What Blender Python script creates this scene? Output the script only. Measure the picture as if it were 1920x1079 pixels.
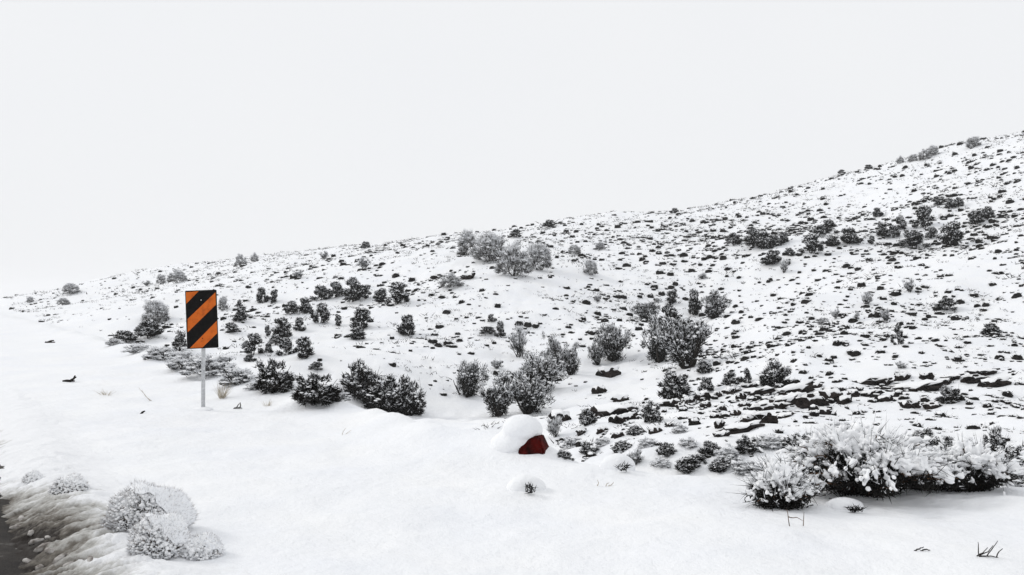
import bpy, bmesh, math, random
import numpy as np
from mathutils import Vector, Matrix

for o in list(bpy.data.objects):
    bpy.data.objects.remove(o)
S = bpy.context.scene
C = S.collection
R = math.radians
rng = np.random.default_rng(7)
random.seed(7)

# ------------------------------------------------------------------ camera
EYE = 1.55
FPX = 1663.0                       # focal length in pixels of a 1920 wide frame
PITCH = math.atan(20.5 / FPX)
cam = bpy.data.cameras.new('camera')
cam.sensor_width = 36.0
cam.lens = 36.0 * FPX / 1920.0
cam.clip_start = 0.05
cam.clip_end = 6000
camo = bpy.data.objects.new('camera', cam)
camo.location = (0, 0, EYE)
camo.rotation_euler = (math.pi / 2 + PITCH, 0, 0)
C.objects.link(camo)
S.camera = camo

# ------------------------------------------------------------------ overcast sky
SUN_EL, SUN_AZ = R(33), R(-72)     # azimuth measured from +Y towards +X
w = bpy.data.worlds.new('World')
S.world = w
w.use_nodes = True
nt = w.node_tree
nt.nodes.clear()
sky = nt.nodes.new('ShaderNodeTexSky')
sky.sky_type = 'NISHITA'
sky.sun_disc = False
sky.sun_elevation = SUN_EL
sky.sun_rotation = SUN_AZ
sky.dust_density = 4.0
tc = nt.nodes.new('ShaderNodeTexCoord')
nz = nt.nodes.new('ShaderNodeTexNoise')
nz.inputs['Scale'].default_value = 1.6
nz.inputs['Detail'].default_value = 3
ramp = nt.nodes.new('ShaderNodeValToRGB')
ramp.color_ramp.elements[0].position = 0.3
ramp.color_ramp.elements[0].color = (8.75, 8.9, 9.15, 1)
ramp.color_ramp.elements[1].position = 0.7
ramp.color_ramp.elements[1].color = (9.05, 9.15, 9.3, 1)
mix = nt.nodes.new('ShaderNodeMix')
mix.data_type = 'RGBA'
mix.inputs[0].default_value = 0.97   # closed cloud deck over the clear sky
bg = nt.nodes.new('ShaderNodeBackground')
bg.inputs['Strength'].default_value = 0.1
out = nt.nodes.new('ShaderNodeOutputWorld')
nt.links.new(tc.outputs['Generated'], nz.inputs['Vector'])
nt.links.new(nz.outputs['Fac'], ramp.inputs['Fac'])
nt.links.new(sky.outputs['Color'], mix.inputs[6])
nt.links.new(ramp.outputs['Color'], mix.inputs[7])
nt.links.new(mix.outputs[2], bg.inputs['Color'])
nt.links.new(bg.outputs['Background'], out.inputs['Surface'])

sl = bpy.data.lights.new('sun', 'SUN')
sl.energy = 1.0
sl.angle = R(14)
sl.color = (1.0, 0.97, 0.93)
so = bpy.data.objects.new('sun', sl)
sd = Vector((math.sin(SUN_AZ) * math.cos(SUN_EL), math.cos(SUN_AZ) * math.cos(SUN_EL), math.sin(SUN_EL)))
so.rotation_euler = sd.to_track_quat('Z', 'Y').to_euler()
so.location = sd * 60
C.objects.link(so)

S.cycles.volume_bounces = 6
S.cycles.max_bounces = 12
S.view_settings.view_transform = 'Standard'
S.view_settings.look = 'None'
S.view_settings.exposure = 0.0
S.view_settings.gamma = 1.0
S.view_settings.use_curve_mapping = False

# ------------------------------------------------------------------ materials
def principled(name, col, rough=0.8):
    m = bpy.data.materials.new(name)
    m.use_nodes = True
    b = m.node_tree.nodes['Principled BSDF']
    b.inputs['Base Color'].default_value = (*col, 1)
    b.inputs['Roughness'].default_value = rough
    b.inputs['Specular IOR Level'].default_value = 0.25
    return m, m.node_tree, b

def noise(n, scale, detail=4, rough=0.55, coord='pos', dist=0.0):
    t = n.nodes.new('ShaderNodeTexNoise')
    t.inputs['Scale'].default_value = scale
    t.inputs['Detail'].default_value = detail
    t.inputs['Roughness'].default_value = rough
    t.inputs['Distortion'].default_value = dist
    if coord == 'pos':
        g = n.nodes.new('ShaderNodeNewGeometry')
        n.links.new(g.outputs['Position'], t.inputs['Vector'])
    else:
        g = n.nodes.new('ShaderNodeTexCoord')
        n.links.new(g.outputs['Object'], t.inputs['Vector'])
    return t

def ramp_node(n, src, stops):
    r = n.nodes.new('ShaderNodeValToRGB')
    e = r.color_ramp.elements
    while len(e) < len(stops):
        e.new(0.5)
    for k, (p, c) in enumerate(stops):
        e[k].position = p
        e[k].color = (*c, 1)
    n.links.new(src, r.inputs['Fac'])
    return r

def bump(n, b, src, strength, dist, prev=None):
    u = n.nodes.new('ShaderNodeBump')
    u.inputs['Strength'].default_value = strength
    u.inputs['Distance'].default_value = dist
    n.links.new(src, u.inputs['Height'])
    if prev:
        n.links.new(prev.outputs['Normal'], u.inputs['Normal'])
    n.links.new(u.outputs['Normal'], b.inputs['Normal'])
    return u

M = {}
m, n, b = principled('snow', (0.88, 0.89, 0.91), 0.7)
t1 = noise(n, 0.9, 4)
r1 = ramp_node(n, t1.outputs['Fac'], [(0.3, (0.86, 0.875, 0.905)), (0.7, (0.91, 0.915, 0.92))])
n.links.new(r1.outputs['Color'], b.inputs['Base Color'])
t2 = noise(n, 9.0, 5, 0.6)
t3 = noise(n, 60.0, 4, 0.6)
u1 = bump(n, b, t2.outputs['Fac'], 0.55, 0.05)
bump(n, b, t3.outputs['Fac'], 0.5, 0.01, u1)
M['snow'] = m

m, n, b = principled('snow_load', (0.9, 0.905, 0.915), 0.65)
t3 = noise(n, 45.0, 4, 0.6)
bump(n, b, t3.outputs['Fac'], 0.4, 0.012)
M['snow_load'] = m

def flat_var(name, c0, c1, scale=6, rough=0.85, coord='pos'):
    m, n, b = principled(name, c0, rough)
    t = noise(n, scale, 4, coord=coord)
    r = ramp_node(n, t.outputs['Fac'], [(0.35, c0), (0.65, c1)])
    n.links.new(r.outputs['Color'], b.inputs['Base Color'])
    M[name] = m
    return m, n, b

flat_var('frost', (0.62, 0.63, 0.65), (0.86, 0.87, 0.885), 3)
_, _, b = flat_var('foliage', (0.009, 0.0085, 0.008), (0.026, 0.0245, 0.022), 4)
b.inputs['Specular IOR Level'].default_value = 0.08
flat_var('twig_grey', (0.045, 0.043, 0.041), (0.11, 0.105, 0.10), 5)
_, _, b = flat_var('bark', (0.014, 0.0125, 0.011), (0.04, 0.035, 0.031), 9)
b.inputs['Specular IOR Level'].default_value = 0.08
flat_var('twig_brown', (0.05, 0.028, 0.016), (0.16, 0.09, 0.05), 30)
flat_var('straw', (0.35, 0.31, 0.24), (0.55, 0.5, 0.42), 30)
m, n, b = flat_var('rock', (0.010, 0.009, 0.0085), (0.034, 0.027, 0.024), 5)
b.inputs['Specular IOR Level'].default_value = 0.1
t = noise(n, 14, 5)
bump(n, b, t.outputs['Fac'], 0.7, 0.05)

# ------------------------------------------------------------------ mesh helpers
def mesh(name, V, F, mat, smooth=False, mats=None, midx=None):
    """V (N,3) array, F (M,k) array of equal sided faces."""
    V = np.ascontiguousarray(V, dtype=np.float32)
    F = np.ascontiguousarray(F, dtype=np.int32)
    me = bpy.data.meshes.new(name)
    used = np.zeros(len(V), bool)
    used[F.ravel()] = True
    if not used.all():
        F = (np.cumsum(used) - 1).astype(np.int32)[F]
        V = np.ascontiguousarray(V[used])
    k = F.shape[1]
    me.vertices.add(len(V))
    me.vertices.foreach_set('co', V.ravel())
    me.loops.add(F.size)
    me.loops.foreach_set('vertex_index', F.ravel())
    me.polygons.add(len(F))
    me.polygons.foreach_set('loop_start', np.arange(0, F.size, k, dtype=np.int32))
    me.polygons.foreach_set('loop_total', np.full(len(F), k, dtype=np.int32))
    for q in (mats or [mat]):
        me.materials.append(M[q])
    if midx is not None:
        me.polygons.foreach_set('material_index', np.ascontiguousarray(midx, dtype=np.int32))
    me.polygons.foreach_set('use_smooth', np.full(len(F), smooth, dtype=bool))
    me.update(calc_edges=True)
    me.validate()
    return me

def link(name, me, parent=None, loc=None):
    o = bpy.data.objects.new(name, me)
    C.objects.link(o)
    if parent:
        o.parent = parent
    if loc is not None:
        o.location = loc
    return o

def tag(o, label, cat=None, group=None, kind=None):
    if label:
        o['label'] = label
    if cat:
        o['category'] = cat
    if group:
        o['group'] = group
    if kind:
        o['kind'] = kind
    return o

def ico(sub):
    bm = bmesh.new()
    bmesh.ops.create_icosphere(bm, subdivisions=sub, radius=1.0)
    V = np.array([v.co[:] for v in bm.verts])
    F = np.array([[v.index for v in f.verts] for f in bm.faces])
    bm.free()
    return V, F
ICO = {1: ico(1), 2: ico(2), 3: ico(3), 4: ico(4)}

def rand_rot(N, g):
    q = g.normal(size=(N, 4))
    q /= np.linalg.norm(q, axis=1)[:, None]
    a, b_, c, d = q.T
    return np.stack([np.stack([1-2*(c*c+d*d), 2*(b_*c-a*d), 2*(b_*d+a*c)], 1),
                     np.stack([2*(b_*c+a*d), 1-2*(b_*b_+d*d), 2*(c*d-a*b_)], 1),
                     np.stack([2*(b_*d-a*c), 2*(c*d+a*b_), 1-2*(b_*b_+c*c)], 1)], 1)

def lumps(cen, rad, g, sub=1, rot=None, jit=0.25):
    """a deformed little ball at each centre; rad (N,3)."""
    T, F = ICO[sub]
    N = len(cen)
    P = T[None] * (1 + g.uniform(-jit, jit, (N, len(T), 1)))
    P = P * rad[:, None, :]
    if rot is not None:
        P = np.einsum('nij,nkj->nki', rot, P)
    P = P + cen[:, None, :]
    return P.reshape(-1, 3), (F[None] + (np.arange(N) * len(T))[:, None, None]).reshape(-1, 3)

def slivers(a, b_, wid, g):
    """thin three sided spikes from a to b_ (N,3)."""
    N = len(a)
    d = b_ - a
    d /= np.linalg.norm(d, axis=1)[:, None] + 1e-9
    p = np.cross(d, g.normal(size=(N, 3)))
    p /= np.linalg.norm(p, axis=1)[:, None] + 1e-9
    q = np.cross(d, p)
    w_ = np.broadcast_to(np.asarray(wid, float).reshape(-1, 1), (N, 1))
    V = np.stack([a + p * w_, a - 0.5 * p * w_ + 0.87 * q * w_, a - 0.5 * p * w_ - 0.87 * q * w_, b_], 1)
    f = np.array([[0, 1, 3], [1, 2, 3], [2, 0, 3]])
    return V.reshape(-1, 3), (f[None] + (np.arange(N) * 4)[:, None, None]).reshape(-1, 3)

def tubes(paths, radii, sides=5):
    VV, FF, off = [], [], 0
    for P, r in zip(paths, radii):
        P = np.asarray(P, float)
        n_ = len(P)
        T = np.gradient(P, axis=0)
        T /= np.linalg.norm(T, axis=1)[:, None] + 1e-9
        up = np.array([0.31, 0.77, 0.55])
        A = np.cross(T, up)
        A /= np.linalg.norm(A, axis=1)[:, None] + 1e-9
        B = np.cross(T, A)
        th = np.arange(sides) * 2 * math.pi / sides
        ring = P[:, None] + np.asarray(r)[:, None, None] * (np.cos(th)[None, :, None] * A[:, None] + np.sin(th)[None, :, None] * B[:, None])
        VV.append(ring.reshape(-1, 3))
        for i in range(n_ - 1):
            for j in range(sides):
                k = (j + 1) % sides
                a0, b0, c0, d0 = off + i*sides + j, off + i*sides + k, off + (i+1)*sides + k, off + (i+1)*sides + j
                FF.append((a0, b0, c0))
                FF.append((a0, c0, d0))
        off += n_ * sides
    return np.concatenate(VV), np.array(FF)

def cat(*vf):
    VV, FF, off = [], [], 0
    for V, F in vf:
        VV.append(V)
        FF.append(F + off)
        off += len(V)
    return np.concatenate(VV), np.concatenate(FF)

# ------------------------------------------------------------------ lattice noise
_h = np.random.default_rng(3).uniform(-1, 1, (256, 256))
def vnoise(x, y):
    xi = np.floor(x).astype(int)
    yi = np.floor(y).astype(int)
    fx, fy = x - xi, y - yi
    fx = fx * fx * fx * (fx * (fx * 6 - 15) + 10)
    fy = fy * fy * fy * (fy * (fy * 6 - 15) + 10)
    g = lambda i, j: _h[i & 255, j & 255]
    a = g(xi, yi) * (1 - fx) + g(xi + 1, yi) * fx
    c = g(xi, yi + 1) * (1 - fx) + g(xi + 1, yi + 1) * fx
    return a * (1 - fy) + c * fy
def fbm(x, y, o=4, gain=0.5):
    s, a = 0, 1.0
    for k in range(o):
        s = s + a * vnoise(x * 2 ** k + 17.3 * k, y * 2 ** k - 9.1 * k)
        a *= gain
    return s
def sstep(x):
    x = np.clip(x, 0, 1)
    return x * x * (3 - 2 * x)

# ------------------------------------------------------------------ lie of the land
def ray(px, py):
    u, v = (px - 960) / FPX, (539.5 - py) / FPX
    d = np.array([u, math.cos(PITCH) - v * math.sin(PITCH), math.sin(PITCH) + v * math.cos(PITCH)])
    return d / d[1]
def survey(px, py, d):
    return ray(px, py) * d + np.array([0, 0, EYE])
def project(P):
    P = np.asarray(P, float) - np.array([0, 0, EYE])
    c, s = math.cos(PITCH), math.sin(PITCH)
    f = P[..., 1] * c + P[..., 2] * s
    v = -P[..., 1] * s + P[..., 2] * c
    return 960 + FPX * P[..., 0] / f, 539.5 - FPX * v / f, f

ctrl = [survey(*a) for a in [
    # draw at the foot of the hill
    (850, 775, 27), (960, 782, 26), (1060, 715, 32), (1100, 690, 35), (1240, 685, 34), (1380, 600, 46),
    (700, 690, 29), (560, 690, 28), (400, 660, 33), (240, 632, 44), (130, 600, 75),
    # middle of the slope
    (690, 565, 52), (620, 605, 45), (765, 630, 39), (540, 650, 35), (430, 600, 45), (290, 560, 62), (150, 570, 105),
    (960, 517, 52), (875, 480, 60), (845, 540, 49), (1110, 515, 55), (1000, 600, 42),
    (1240, 570, 50), (1240, 450, 71), (1450, 470, 58), (1500, 650, 28), (1480, 560, 40), (1380, 700, 27),
    (1800, 740, 21), (1800, 600, 33), (1800, 460, 50), (1780, 350, 70), (1600, 400, 72), (1650, 520, 42), (1650, 620, 30),
    # broken ground close by on the right
    (1200, 850, 12.5), (1400, 830, 12.5), (1700, 805, 14.5), (1900, 790, 15), (1150, 790, 17.5), (1300, 760, 19.5),
    (1500, 760, 19.5), (1650, 740, 21), (1080, 800, 17),
    # skyline
    (0, 578, 180), (60, 566, 165), (120, 553, 152), (180, 537, 145), (240, 518, 138), (300, 502, 130), (450, 487, 120), (600, 470, 110), (900, 438, 95), (1100, 408, 94),
    (1300, 388, 95), (1500, 349, 98), (1700, 298, 96), (1920, 244, 90), (2150, 190, 86), (-150, 585, 190)]]
for px, py, d in [(60, 562, 165), (300, 500, 130), (600, 470, 110), (900, 438, 95), (1300, 388, 95), (1700, 298, 96), (1920, 244, 90)]:
    p = survey(px, py, d)
    ctrl.append(np.array([p[0] * 1.3, p[1] * 1.3, p[2] - 0.4]))
    ctrl.append(np.array([p[0] * 1.9, p[1] * 1.9, p[2] * 0.6 - 3]))
for p in [(28, -6, 0.8), (45, 15, 4.5), (70, 30, 11), (100, 60, 18), (110, 0, 10), (60, -40, 2), (-60, 90, -0.8), (-110, 170, -1), (-40, 60, -1.2)]:
    ctrl.append(np.array(p))
# just below the shoulder's edge
for t_, n_, z_ in [(9, 7.6, -1.15), (13, 7.8, -1.4), (18, 8, -1.5), (26, 8, -1.4), (38, 8, -1.2), (55, 8, -1.0), (75, 8, -0.9)]:
    ctrl.append(np.array([-.54 * t_ + .84 * n_, .84 * t_ + .54 * n_, z_]))
ctrl = np.array(ctrl)

def tps(r2):
    return np.where(r2 > 1e-9, 0.5 * r2 * np.log(r2 + 1e-12), 0)
_X = ctrl[:, :2] / 50.0
_K = tps(((_X[:, None] - _X[None]) ** 2).sum(-1)) + np.eye(len(_X)) * 2e-4
_P = np.c_[np.ones(len(_X)), _X]
_A = np.block([[_K, _P], [_P.T, np.zeros((3, 3))]])
_W = np.linalg.solve(_A, np.r_[ctrl[:, 2], 0, 0, 0])

def edge_of(t):
    return np.interp(t, [-30, 2.5, 3.7, 4.4, 5.3, 6.6, 90, 400], [10.5, 9.4, 8.6, 7.6, 6.1, 5.1, 5.1, 5.6]) + 0.18 * fbm(t * 0.45 + 4, t * 0 + 2.5, 2)

def height(x, y):
    x = np.asarray(x, float)
    y = np.asarray(y, float)
    sh = x.shape
    x, y = x.ravel(), y.ravel()
    hill = np.empty(len(x))
    for a in range(0, len(x), 40000):
        q = np.c_[x[a:a+40000], y[a:a+40000]] / 50.0
        r2 = ((q[:, None] - _X[None]) ** 2).sum(-1)
        hill[a:a+40000] = tps(r2) @ _W[:-3] + _W[-3] + q @ _W[-2:]
    hill = np.clip(hill, -5, 26)
    rad = np.hypot(x, y)
    far = sstep((rad - 190) / 250)
    hill = hill * (1 - far) - 3.0 * far
    hill = hill + 0.035 * fbm(x * 2.1, y * 2.1, 2) * sstep((rad - 9) / 5) * sstep((60 - rad) / 20) + 0.14 * fbm(x * 0.5, y * 0.5, 4) * sstep((rad - 8) / 10) + 0.42 * vnoise(x * 0.11, y * 0.11) * sstep((rad - 25) / 30)
    t = -.54 * x + .84 * y
    n_ = .84 * x + .54 * y
    sh_z = 0.03 * fbm(x * 0.7, y * 0.7, 3) + 0.016 * fbm(x * 2.6 + y * .8, y * 3.2, 5, .6) + 0.15 * np.exp(-((.84 * x + .54 * y - edge_of(-.54 * x + .84 * y) + 0.55) / 0.5) ** 2) * (1.0 + 0.8 * fbm(x * .9, y * .9, 2)) * sstep((-.54 * x + .84 * y - 5) / 2) + 0.05 * vnoise(x * 0.25 + 5, y * 0.25)
    sh_z = sh_z + 0.17 * np.exp(-((x - 0.06) / 0.36) ** 2 - ((y - 9.55) / 0.32) ** 2)     # drift against the red block
    sh_z = sh_z - 0.16 * (1 - sstep((n_ - 0.2) / 0.9))      # down to the road
    e = edge_of(t)
    s = sstep((n_ - e + 0.5) / 2.6)
    z = sh_z * (1 - s) + hill * s
    return z.reshape(sh)

def ground(px, py, d=None):
    """the point of the ground seen at a pixel (or at that bearing, d metres out)."""
    r = ray(px, py)
    if d is None:
        D = np.geomspace(3.5, 260, 1400)
        g = height(r[0] * D, r[1] * D)
        z = EYE + r[2] * D
        hit = np.nonzero(z <= g)[0]
        k = hit[0] if len(hit) else int(np.argmin((z - g) / D))
        d = D[k]
    return np.array([r[0] * d, d, float(height(np.array([r[0] * d]), np.array([d]))[0])])

def grow(a, b_, step, k, lim):
    out_, v, s = [], b_, step
    while v < lim:
        s *= k
        v += s
        out_.append(v)
    return out_
xs = np.r_[[-v for v in grow(0, 5, .07, 1.022, 1500)][::-1], np.arange(-5, 5.001, .07), grow(0, 5, .07, 1.022, 1500)]
ys = np.r_[[-v + 8.0 for v in grow(0, 4.5, .07, 1.06, 1500)][::-1], np.arange(3.6, 12.0, .06), grow(0, 12, .06, 1.014, 1500)]
GX, GY = np.meshgrid(xs, ys)
GZ = height(GX, GY)
ny, nx = GX.shape
I = np.arange(ny * nx).reshape(ny, nx)
F = np.stack([I[:-1, :-1], I[:-1, 1:], I[1:, 1:], I[1:, :-1]], -1).reshape(-1, 4)
terr = link('ground', mesh('ground', np.stack([GX, GY, GZ], -1).reshape(-1, 3), F, 'snow', True))
tag(terr, 'snow covered shoulder, draw and hillside', kind='structure')

# ------------------------------------------------------------------ road
m, n, b = principled('asphalt', (0.03, 0.03, 0.03), 0.8)
t = noise(n, 3.0, 6, 0.65)
r = ramp_node(n, t.outputs['Fac'], [(0.42, (0.012, 0.0095, 0.008)), (0.6, (0.03, 0.025, 0.021)), (0.8, (0.3, 0.29, 0.28))])
n.links.new(r.outputs['Color'], b.inputs['Base Color'])
t = noise(n, 70, 4)
bump(n, b, t.outputs['Fac'], 0.6, 0.02)
M['asphalt'] = m
def rn(t_, n_, z_=0.0):
    return np.array([-.54 * t_ + .84 * n_, .84 * t_ + .54 * n_, z_])
tt = np.r_[np.arange(-400, -20, 20), np.arange(-20, 40, 0.25), np.arange(40, 400, 20)]
nn = np.r_[np.linspace(-7.5, -0.2, 12), np.linspace(0, 0.6, 6)]
TT, NN = np.meshgrid(tt, nn)
Z = -0.085 + 0.012 * fbm(TT * 1.5, NN * 3, 3) - 0.05 * sstep((NN - 0.3) / 0.3)
V = np.stack([-.54 * TT + .84 * NN, .84 * TT + .54 * NN, Z], -1).reshape(-1, 3)
I = np.arange(TT.size).reshape(TT.shape)
F = np.stack([I[:-1, :-1], I[:-1, 1:], I[1:, 1:], I[1:, :-1]], -1).reshape(-1, 4)
tag(link('road', mesh('road', V, F, 'asphalt', True)), 'wet dark asphalt road edge', kind='structure')

# churned, dirty bank that the plough pushed up along the road
m, n, b = principled('dirty_snow', (0.5, 0.49, 0.47), 0.75)
at = n.nodes.new('ShaderNodeAttribute')
at.attribute_name = 'grit'
t = noise(n, 18, 6, 0.7)
ad = n.nodes.new('ShaderNodeMath')
ad.operation = 'MULTIPLY_ADD'
ad.inputs[1].default_value = 0.55
n.links.new(t.outputs['Fac'], ad.inputs[0])
n.links.new(at.outputs['Fac'], ad.inputs[2])
r = ramp_node(n, ad.outputs[0], [(0.34, (0.885, 0.893, 0.91)), (0.58, (0.48, 0.475, 0.455)), (0.78, (0.15, 0.135, 0.115)), (0.96, (0.02, 0.015, 0.012))])
n.links.new(r.outputs['Color'], b.inputs['Base Color'])
t = noise(n, 40, 5, 0.7)
bump(n, b, t.outputs['Fac'], 0.6, 0.02)
M['dirty_snow'] = m
tt = np.arange(1.0, 22, 0.022)
nn = np.arange(-0.05, 1.7, 0.014)
TT, NN = np.meshgrid(tt, nn)
X, Y = -.54 * TT + .84 * NN, .84 * TT + .54 * NN
g0 = height(X, Y)
c0 = 0.78 + 0.12 * fbm(TT * 0.5, TT * 0 + 7, 2)
prof = np.exp(-((NN - c0) / 0.36) ** 2)
# streaks drawn out across the bank
sa, sb = -TT * 0.31 + NN * 0.95, TT * 0.95 + NN * 0.31
wv = 0.5 * fbm(TT * 1.3, NN * 1.3, 3)
st = fbm(sa * 4.0 + wv, sb * 15 + wv * 5, 4, 0.6)
edge_in = 0.04 + 0.07 * fbm(TT * 1.7, TT * 0 + 3, 4, .65)
endf = sstep((NN - edge_in) / 0.16) * sstep((1.66 - NN) / 0.7) * sstep((TT - 1) / 0.5) * sstep((20 - TT) / 9)
rough = sstep((1.35 - NN) / 0.5)
Zb = g0 - 0.03 + 0.028 * sstep(endf * 4) + endf * (0.08 * prof * (0.75 + 0.3 * fbm(TT * 1.1, NN * 1.1, 2)) + rough * 0.024 * st * sstep((13 - TT) / 6))
I = np.arange(TT.size).reshape(TT.shape)
F = np.stack([I[:-1, :-1], I[1:, :-1], I[1:, 1:], I[:-1, 1:]], -1).reshape(-1, 4)
me = mesh('snow_bank', np.stack([X, Y, Zb], -1).reshape(-1, 3), F, 'dirty_snow', True)
gr = np.clip(1.02 - 1.02 * (NN - 0.1) - 0.15 * st + 0.22 * fbm(TT * 1.2, NN * 1.2, 3), -0.4, 1) - 0.55 * sstep((TT - 7.2) / 2.5)
a = me.attributes.new('grit', 'FLOAT', 'POINT')
a.data.foreach_set('value', gr.ravel().astype(np.float32))
tag(link('snow_bank', me), 'dirty streaked snow bank beside the road', kind='structure')
BANK = (TT, NN, Zb)
def bank_z(t_, n_):
    return float(Zb[int(np.clip((n_ + 0.05) / 0.014, 0, Zb.shape[0] - 1)), int(np.clip((t_ - 1) / 0.022, 0, Zb.shape[1] - 1))])

# ------------------------------------------------------------------ shrub kinds (unit width and height)
def stems_of(g, count, spread, hmin, hmax, r0=0.03, lean=0.6):
    P, Rr, tips = [], [], []
    for k in range(count):
        az = 2 * math.pi * (k + g.uniform(-.4, .4)) / count
        sp = spread * g.uniform(0.35, 1.0)
        h = g.uniform(hmin, hmax)
        s = np.linspace(0, 1, 6)
        x = sp * math.cos(az) * s ** lean + g.normal(0, .012, 6)
        y = sp * math.sin(az) * s ** lean + g.normal(0, .012, 6)
        base = g.normal(0, 0.03, 2)
        p = np.c_[x + base[0], y + base[1], -0.06 + (h + 0.06) * s]
        P.append(p)
        Rr.append(r0 * (1 - 0.75 * s) * g.uniform(.7, 1.2))
        tips.append(p[-1])
        for q in range(2):                                     # side branches
            i = g.integers(2, 5)
            d = g.normal(0, .12, 3)
            d[2] = abs(d[2]) + .12
            pb = p[i] + np.linspace(0, 1, 4)[:, None] * d
            P.append(pb)
            Rr.append(r0 * 0.4 * (1 - .7 * np.linspace(0, 1, 4)))
            tips.append(pb[-1])
    return P, Rr, np.array(tips)

def bush_variant(kind, seed):
    g = np.random.default_rng(seed)
    if kind == 'tree':            # vase shaped, bare dark stems, frosted twiggy crown
        P, Rr, tips = stems_of(g, 11, 0.4, 0.35, g.uniform(.7, .86), 0.032, g.uniform(.5, .9))
        ncl, per, cr = 84, 64, 0.105
        cen = tips[g.integers(0, len(tips), ncl)]
        low = g.uniform(size=ncl) < .45
        cen[low] *= g.uniform(.28, .85, (low.sum(), 1))
        cen = cen + g.normal(0, .06, (ncl, 3))
        frac, twl, wid, updir = 0.25, 0.09, 0.0075, 0.45
        puff = 110
    elif kind == 'round':         # ball of frosted twigs down to the ground
        P, Rr, tips = stems_of(g, 6, 0.3, 0.3, 0.55, 0.02)
        ncl, per, cr = 60, 62, 0.1
        d = g.normal(size=(ncl, 3))
        d[:, 2] = np.abs(d[:, 2]) * 1.1 - 0.12
        d /= np.linalg.norm(d, axis=1)[:, None]
        cen = d * g.uniform(.6, 1, (ncl, 1)) * np.array([.42, .42, .8]) + np.array([0, 0, .12])
        frac, twl, wid, updir = 0.44, 0.12, 0.007, 0.45
        puff = 130
    elif kind == 'dark':          # dense dark evergreen clumps with snow lying on top
        P, Rr, tips = stems_of(g, 4, 0.22, 0.4, 0.7, 0.025)
        ncl, per, cr = 26, 120, 0.12
        ang = g.uniform(0, 2 * math.pi, ncl)
        zz = g.uniform(.1, .86, ncl)
        rr = g.uniform(.1, 1, ncl) ** .6 * np.interp(zz, [0, .35, .9], [.36, .4, .14])
        cen = np.c_[rr * np.cos(ang), rr * np.sin(ang), zz]
        frac, twl, wid, updir = 0.12, 0.1, 0.015, 0.35
        puff = 130
    elif kind in ('broad', 'snowy'):   # wide dome of dark leafy sprays, snow caught all through it
        P, Rr, tips = stems_of(g, 9, 0.4, 0.3, 0.7, 0.016)
        ncl, per, cr = 64, 70, 0.085
        d = g.normal(size=(ncl, 3))
        d[:, 2] = np.abs(d[:, 2])
        d /= np.linalg.norm(d, axis=1)[:, None]
        cen = d * g.uniform(.45, 1, (ncl, 1)) * np.array([.45, .45, .84]) * g.uniform(.85, 1.1, (ncl, 1))
        frac, twl, wid, updir = (0.15, 0.10, 0.011, 0.5) if kind == 'broad' else (0.75, 0.10, 0.008, 0.8)
        per = per if kind == 'broad' else 40
        puff = 230 if kind == 'broad' else 620
    elif kind == 'spiky':         # broom of upright twigs
        P, Rr, tips = stems_of(g, 9, 0.42, 0.5, 0.95, 0.012, 0.9)
        ncl, per, cr = 34, 55, 0.085
        cen = tips[g.integers(0, len(tips), ncl)] * g.uniform(.35, 1, (ncl, 1)) + g.normal(0, .05, (ncl, 3))
        frac, twl, wid, updir = 0.45, 0.16, 0.0055, 1.4
        puff = 50
    else:                         # conical young juniper
        P, Rr, tips = stems_of(g, 2, 0.05, 0.85, 0.95, 0.03)
        ncl, per, cr = 30, 90, 0.085
        ang = g.uniform(0, 2 * math.pi, ncl)
        zz = np.linspace(.08, .97, ncl)
        rr = 0.46 * (1 - zz) ** 0.9 * g.uniform(.5, 1.1, ncl)
        cen = np.c_[rr * np.cos(ang), rr * np.sin(ang), zz]
        frac, twl, wid, updir = 0.14, 0.09, 0.013, 0.2
        puff = 110
    cen[:, 2] = np.maximum(cen[:, 2], 0.06)
    N = ncl * per
    ci = np.repeat(np.arange(ncl), per)
    rel = g.normal(size=(N, 3))
    rel /= np.linalg.norm(rel, axis=1)[:, None]
    rel *= g.uniform(0, 1, (N, 1)) ** .5 * cr * g.uniform(.7, 1.35, ncl)[ci][:, None]
    a = cen[ci] + rel
    a[:, 2] = np.maximum(a[:, 2], 0.0)
    outw = a - np.array([0, 0, .25])
    outw /= np.linalg.norm(outw, axis=1)[:, None] + 1e-6
    d = outw * 0.7 + g.normal(0, .55, (N, 3)) + np.array([0, 0, updir])
    d /= np.linalg.norm(d, axis=1)[:, None]
    b_ = a + d * twl * g.uniform(.45, 1.2, (N, 1))
    top = np.clip(0.5 + rel[:, 2] / cr * 0.6 + (a[:, 2] - 0.45) * 0.7, 0, 1)
    snowy = g.uniform(size=N) < np.clip(frac * 2 * top, 0, 0.97)
    wd = wid * g.uniform(.6, 1.5, N)
    Vd, Fd = slivers(a[~snowy], b_[~snowy], wd[~snowy], g)
    Vs, Fs = slivers(a[snowy], b_[snowy], wd[snowy] * 1.15, g)
    # snow lying in the clump tops
    pi = g.integers(0, ncl, puff)
    pc = cen[pi] + np.c_[g.normal(0, cr * .5, (puff, 2)), g.uniform(.35, 1.05, puff) * cr]
    ok = pc[:, 2] > (0.12 if kind == 'snowy' else 0.28)
    pc = pc[ok]
    pr = g.uniform(.014, .036, (len(pc), 1)) * np.array([1.25, 1.25, .7])
    Vp, Fp = lumps(pc, pr, g, 1)
    st = mesh('stems', *tubes(P, Rr, 5), 'bark', True)
    fo = mesh('foliage', Vd, Fd, 'twig_grey' if kind in ('round',) else 'foliage')
    VV, FF = cat((Vs, Fs), (Vp, Fp))
    mi = np.r_[np.zeros(len(Fs)), np.ones(len(Fp))]
    sn = mesh('snow_load', VV, FF, None, False, ['frost', 'snow_load'], mi)
    return st, fo, sn
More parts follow.
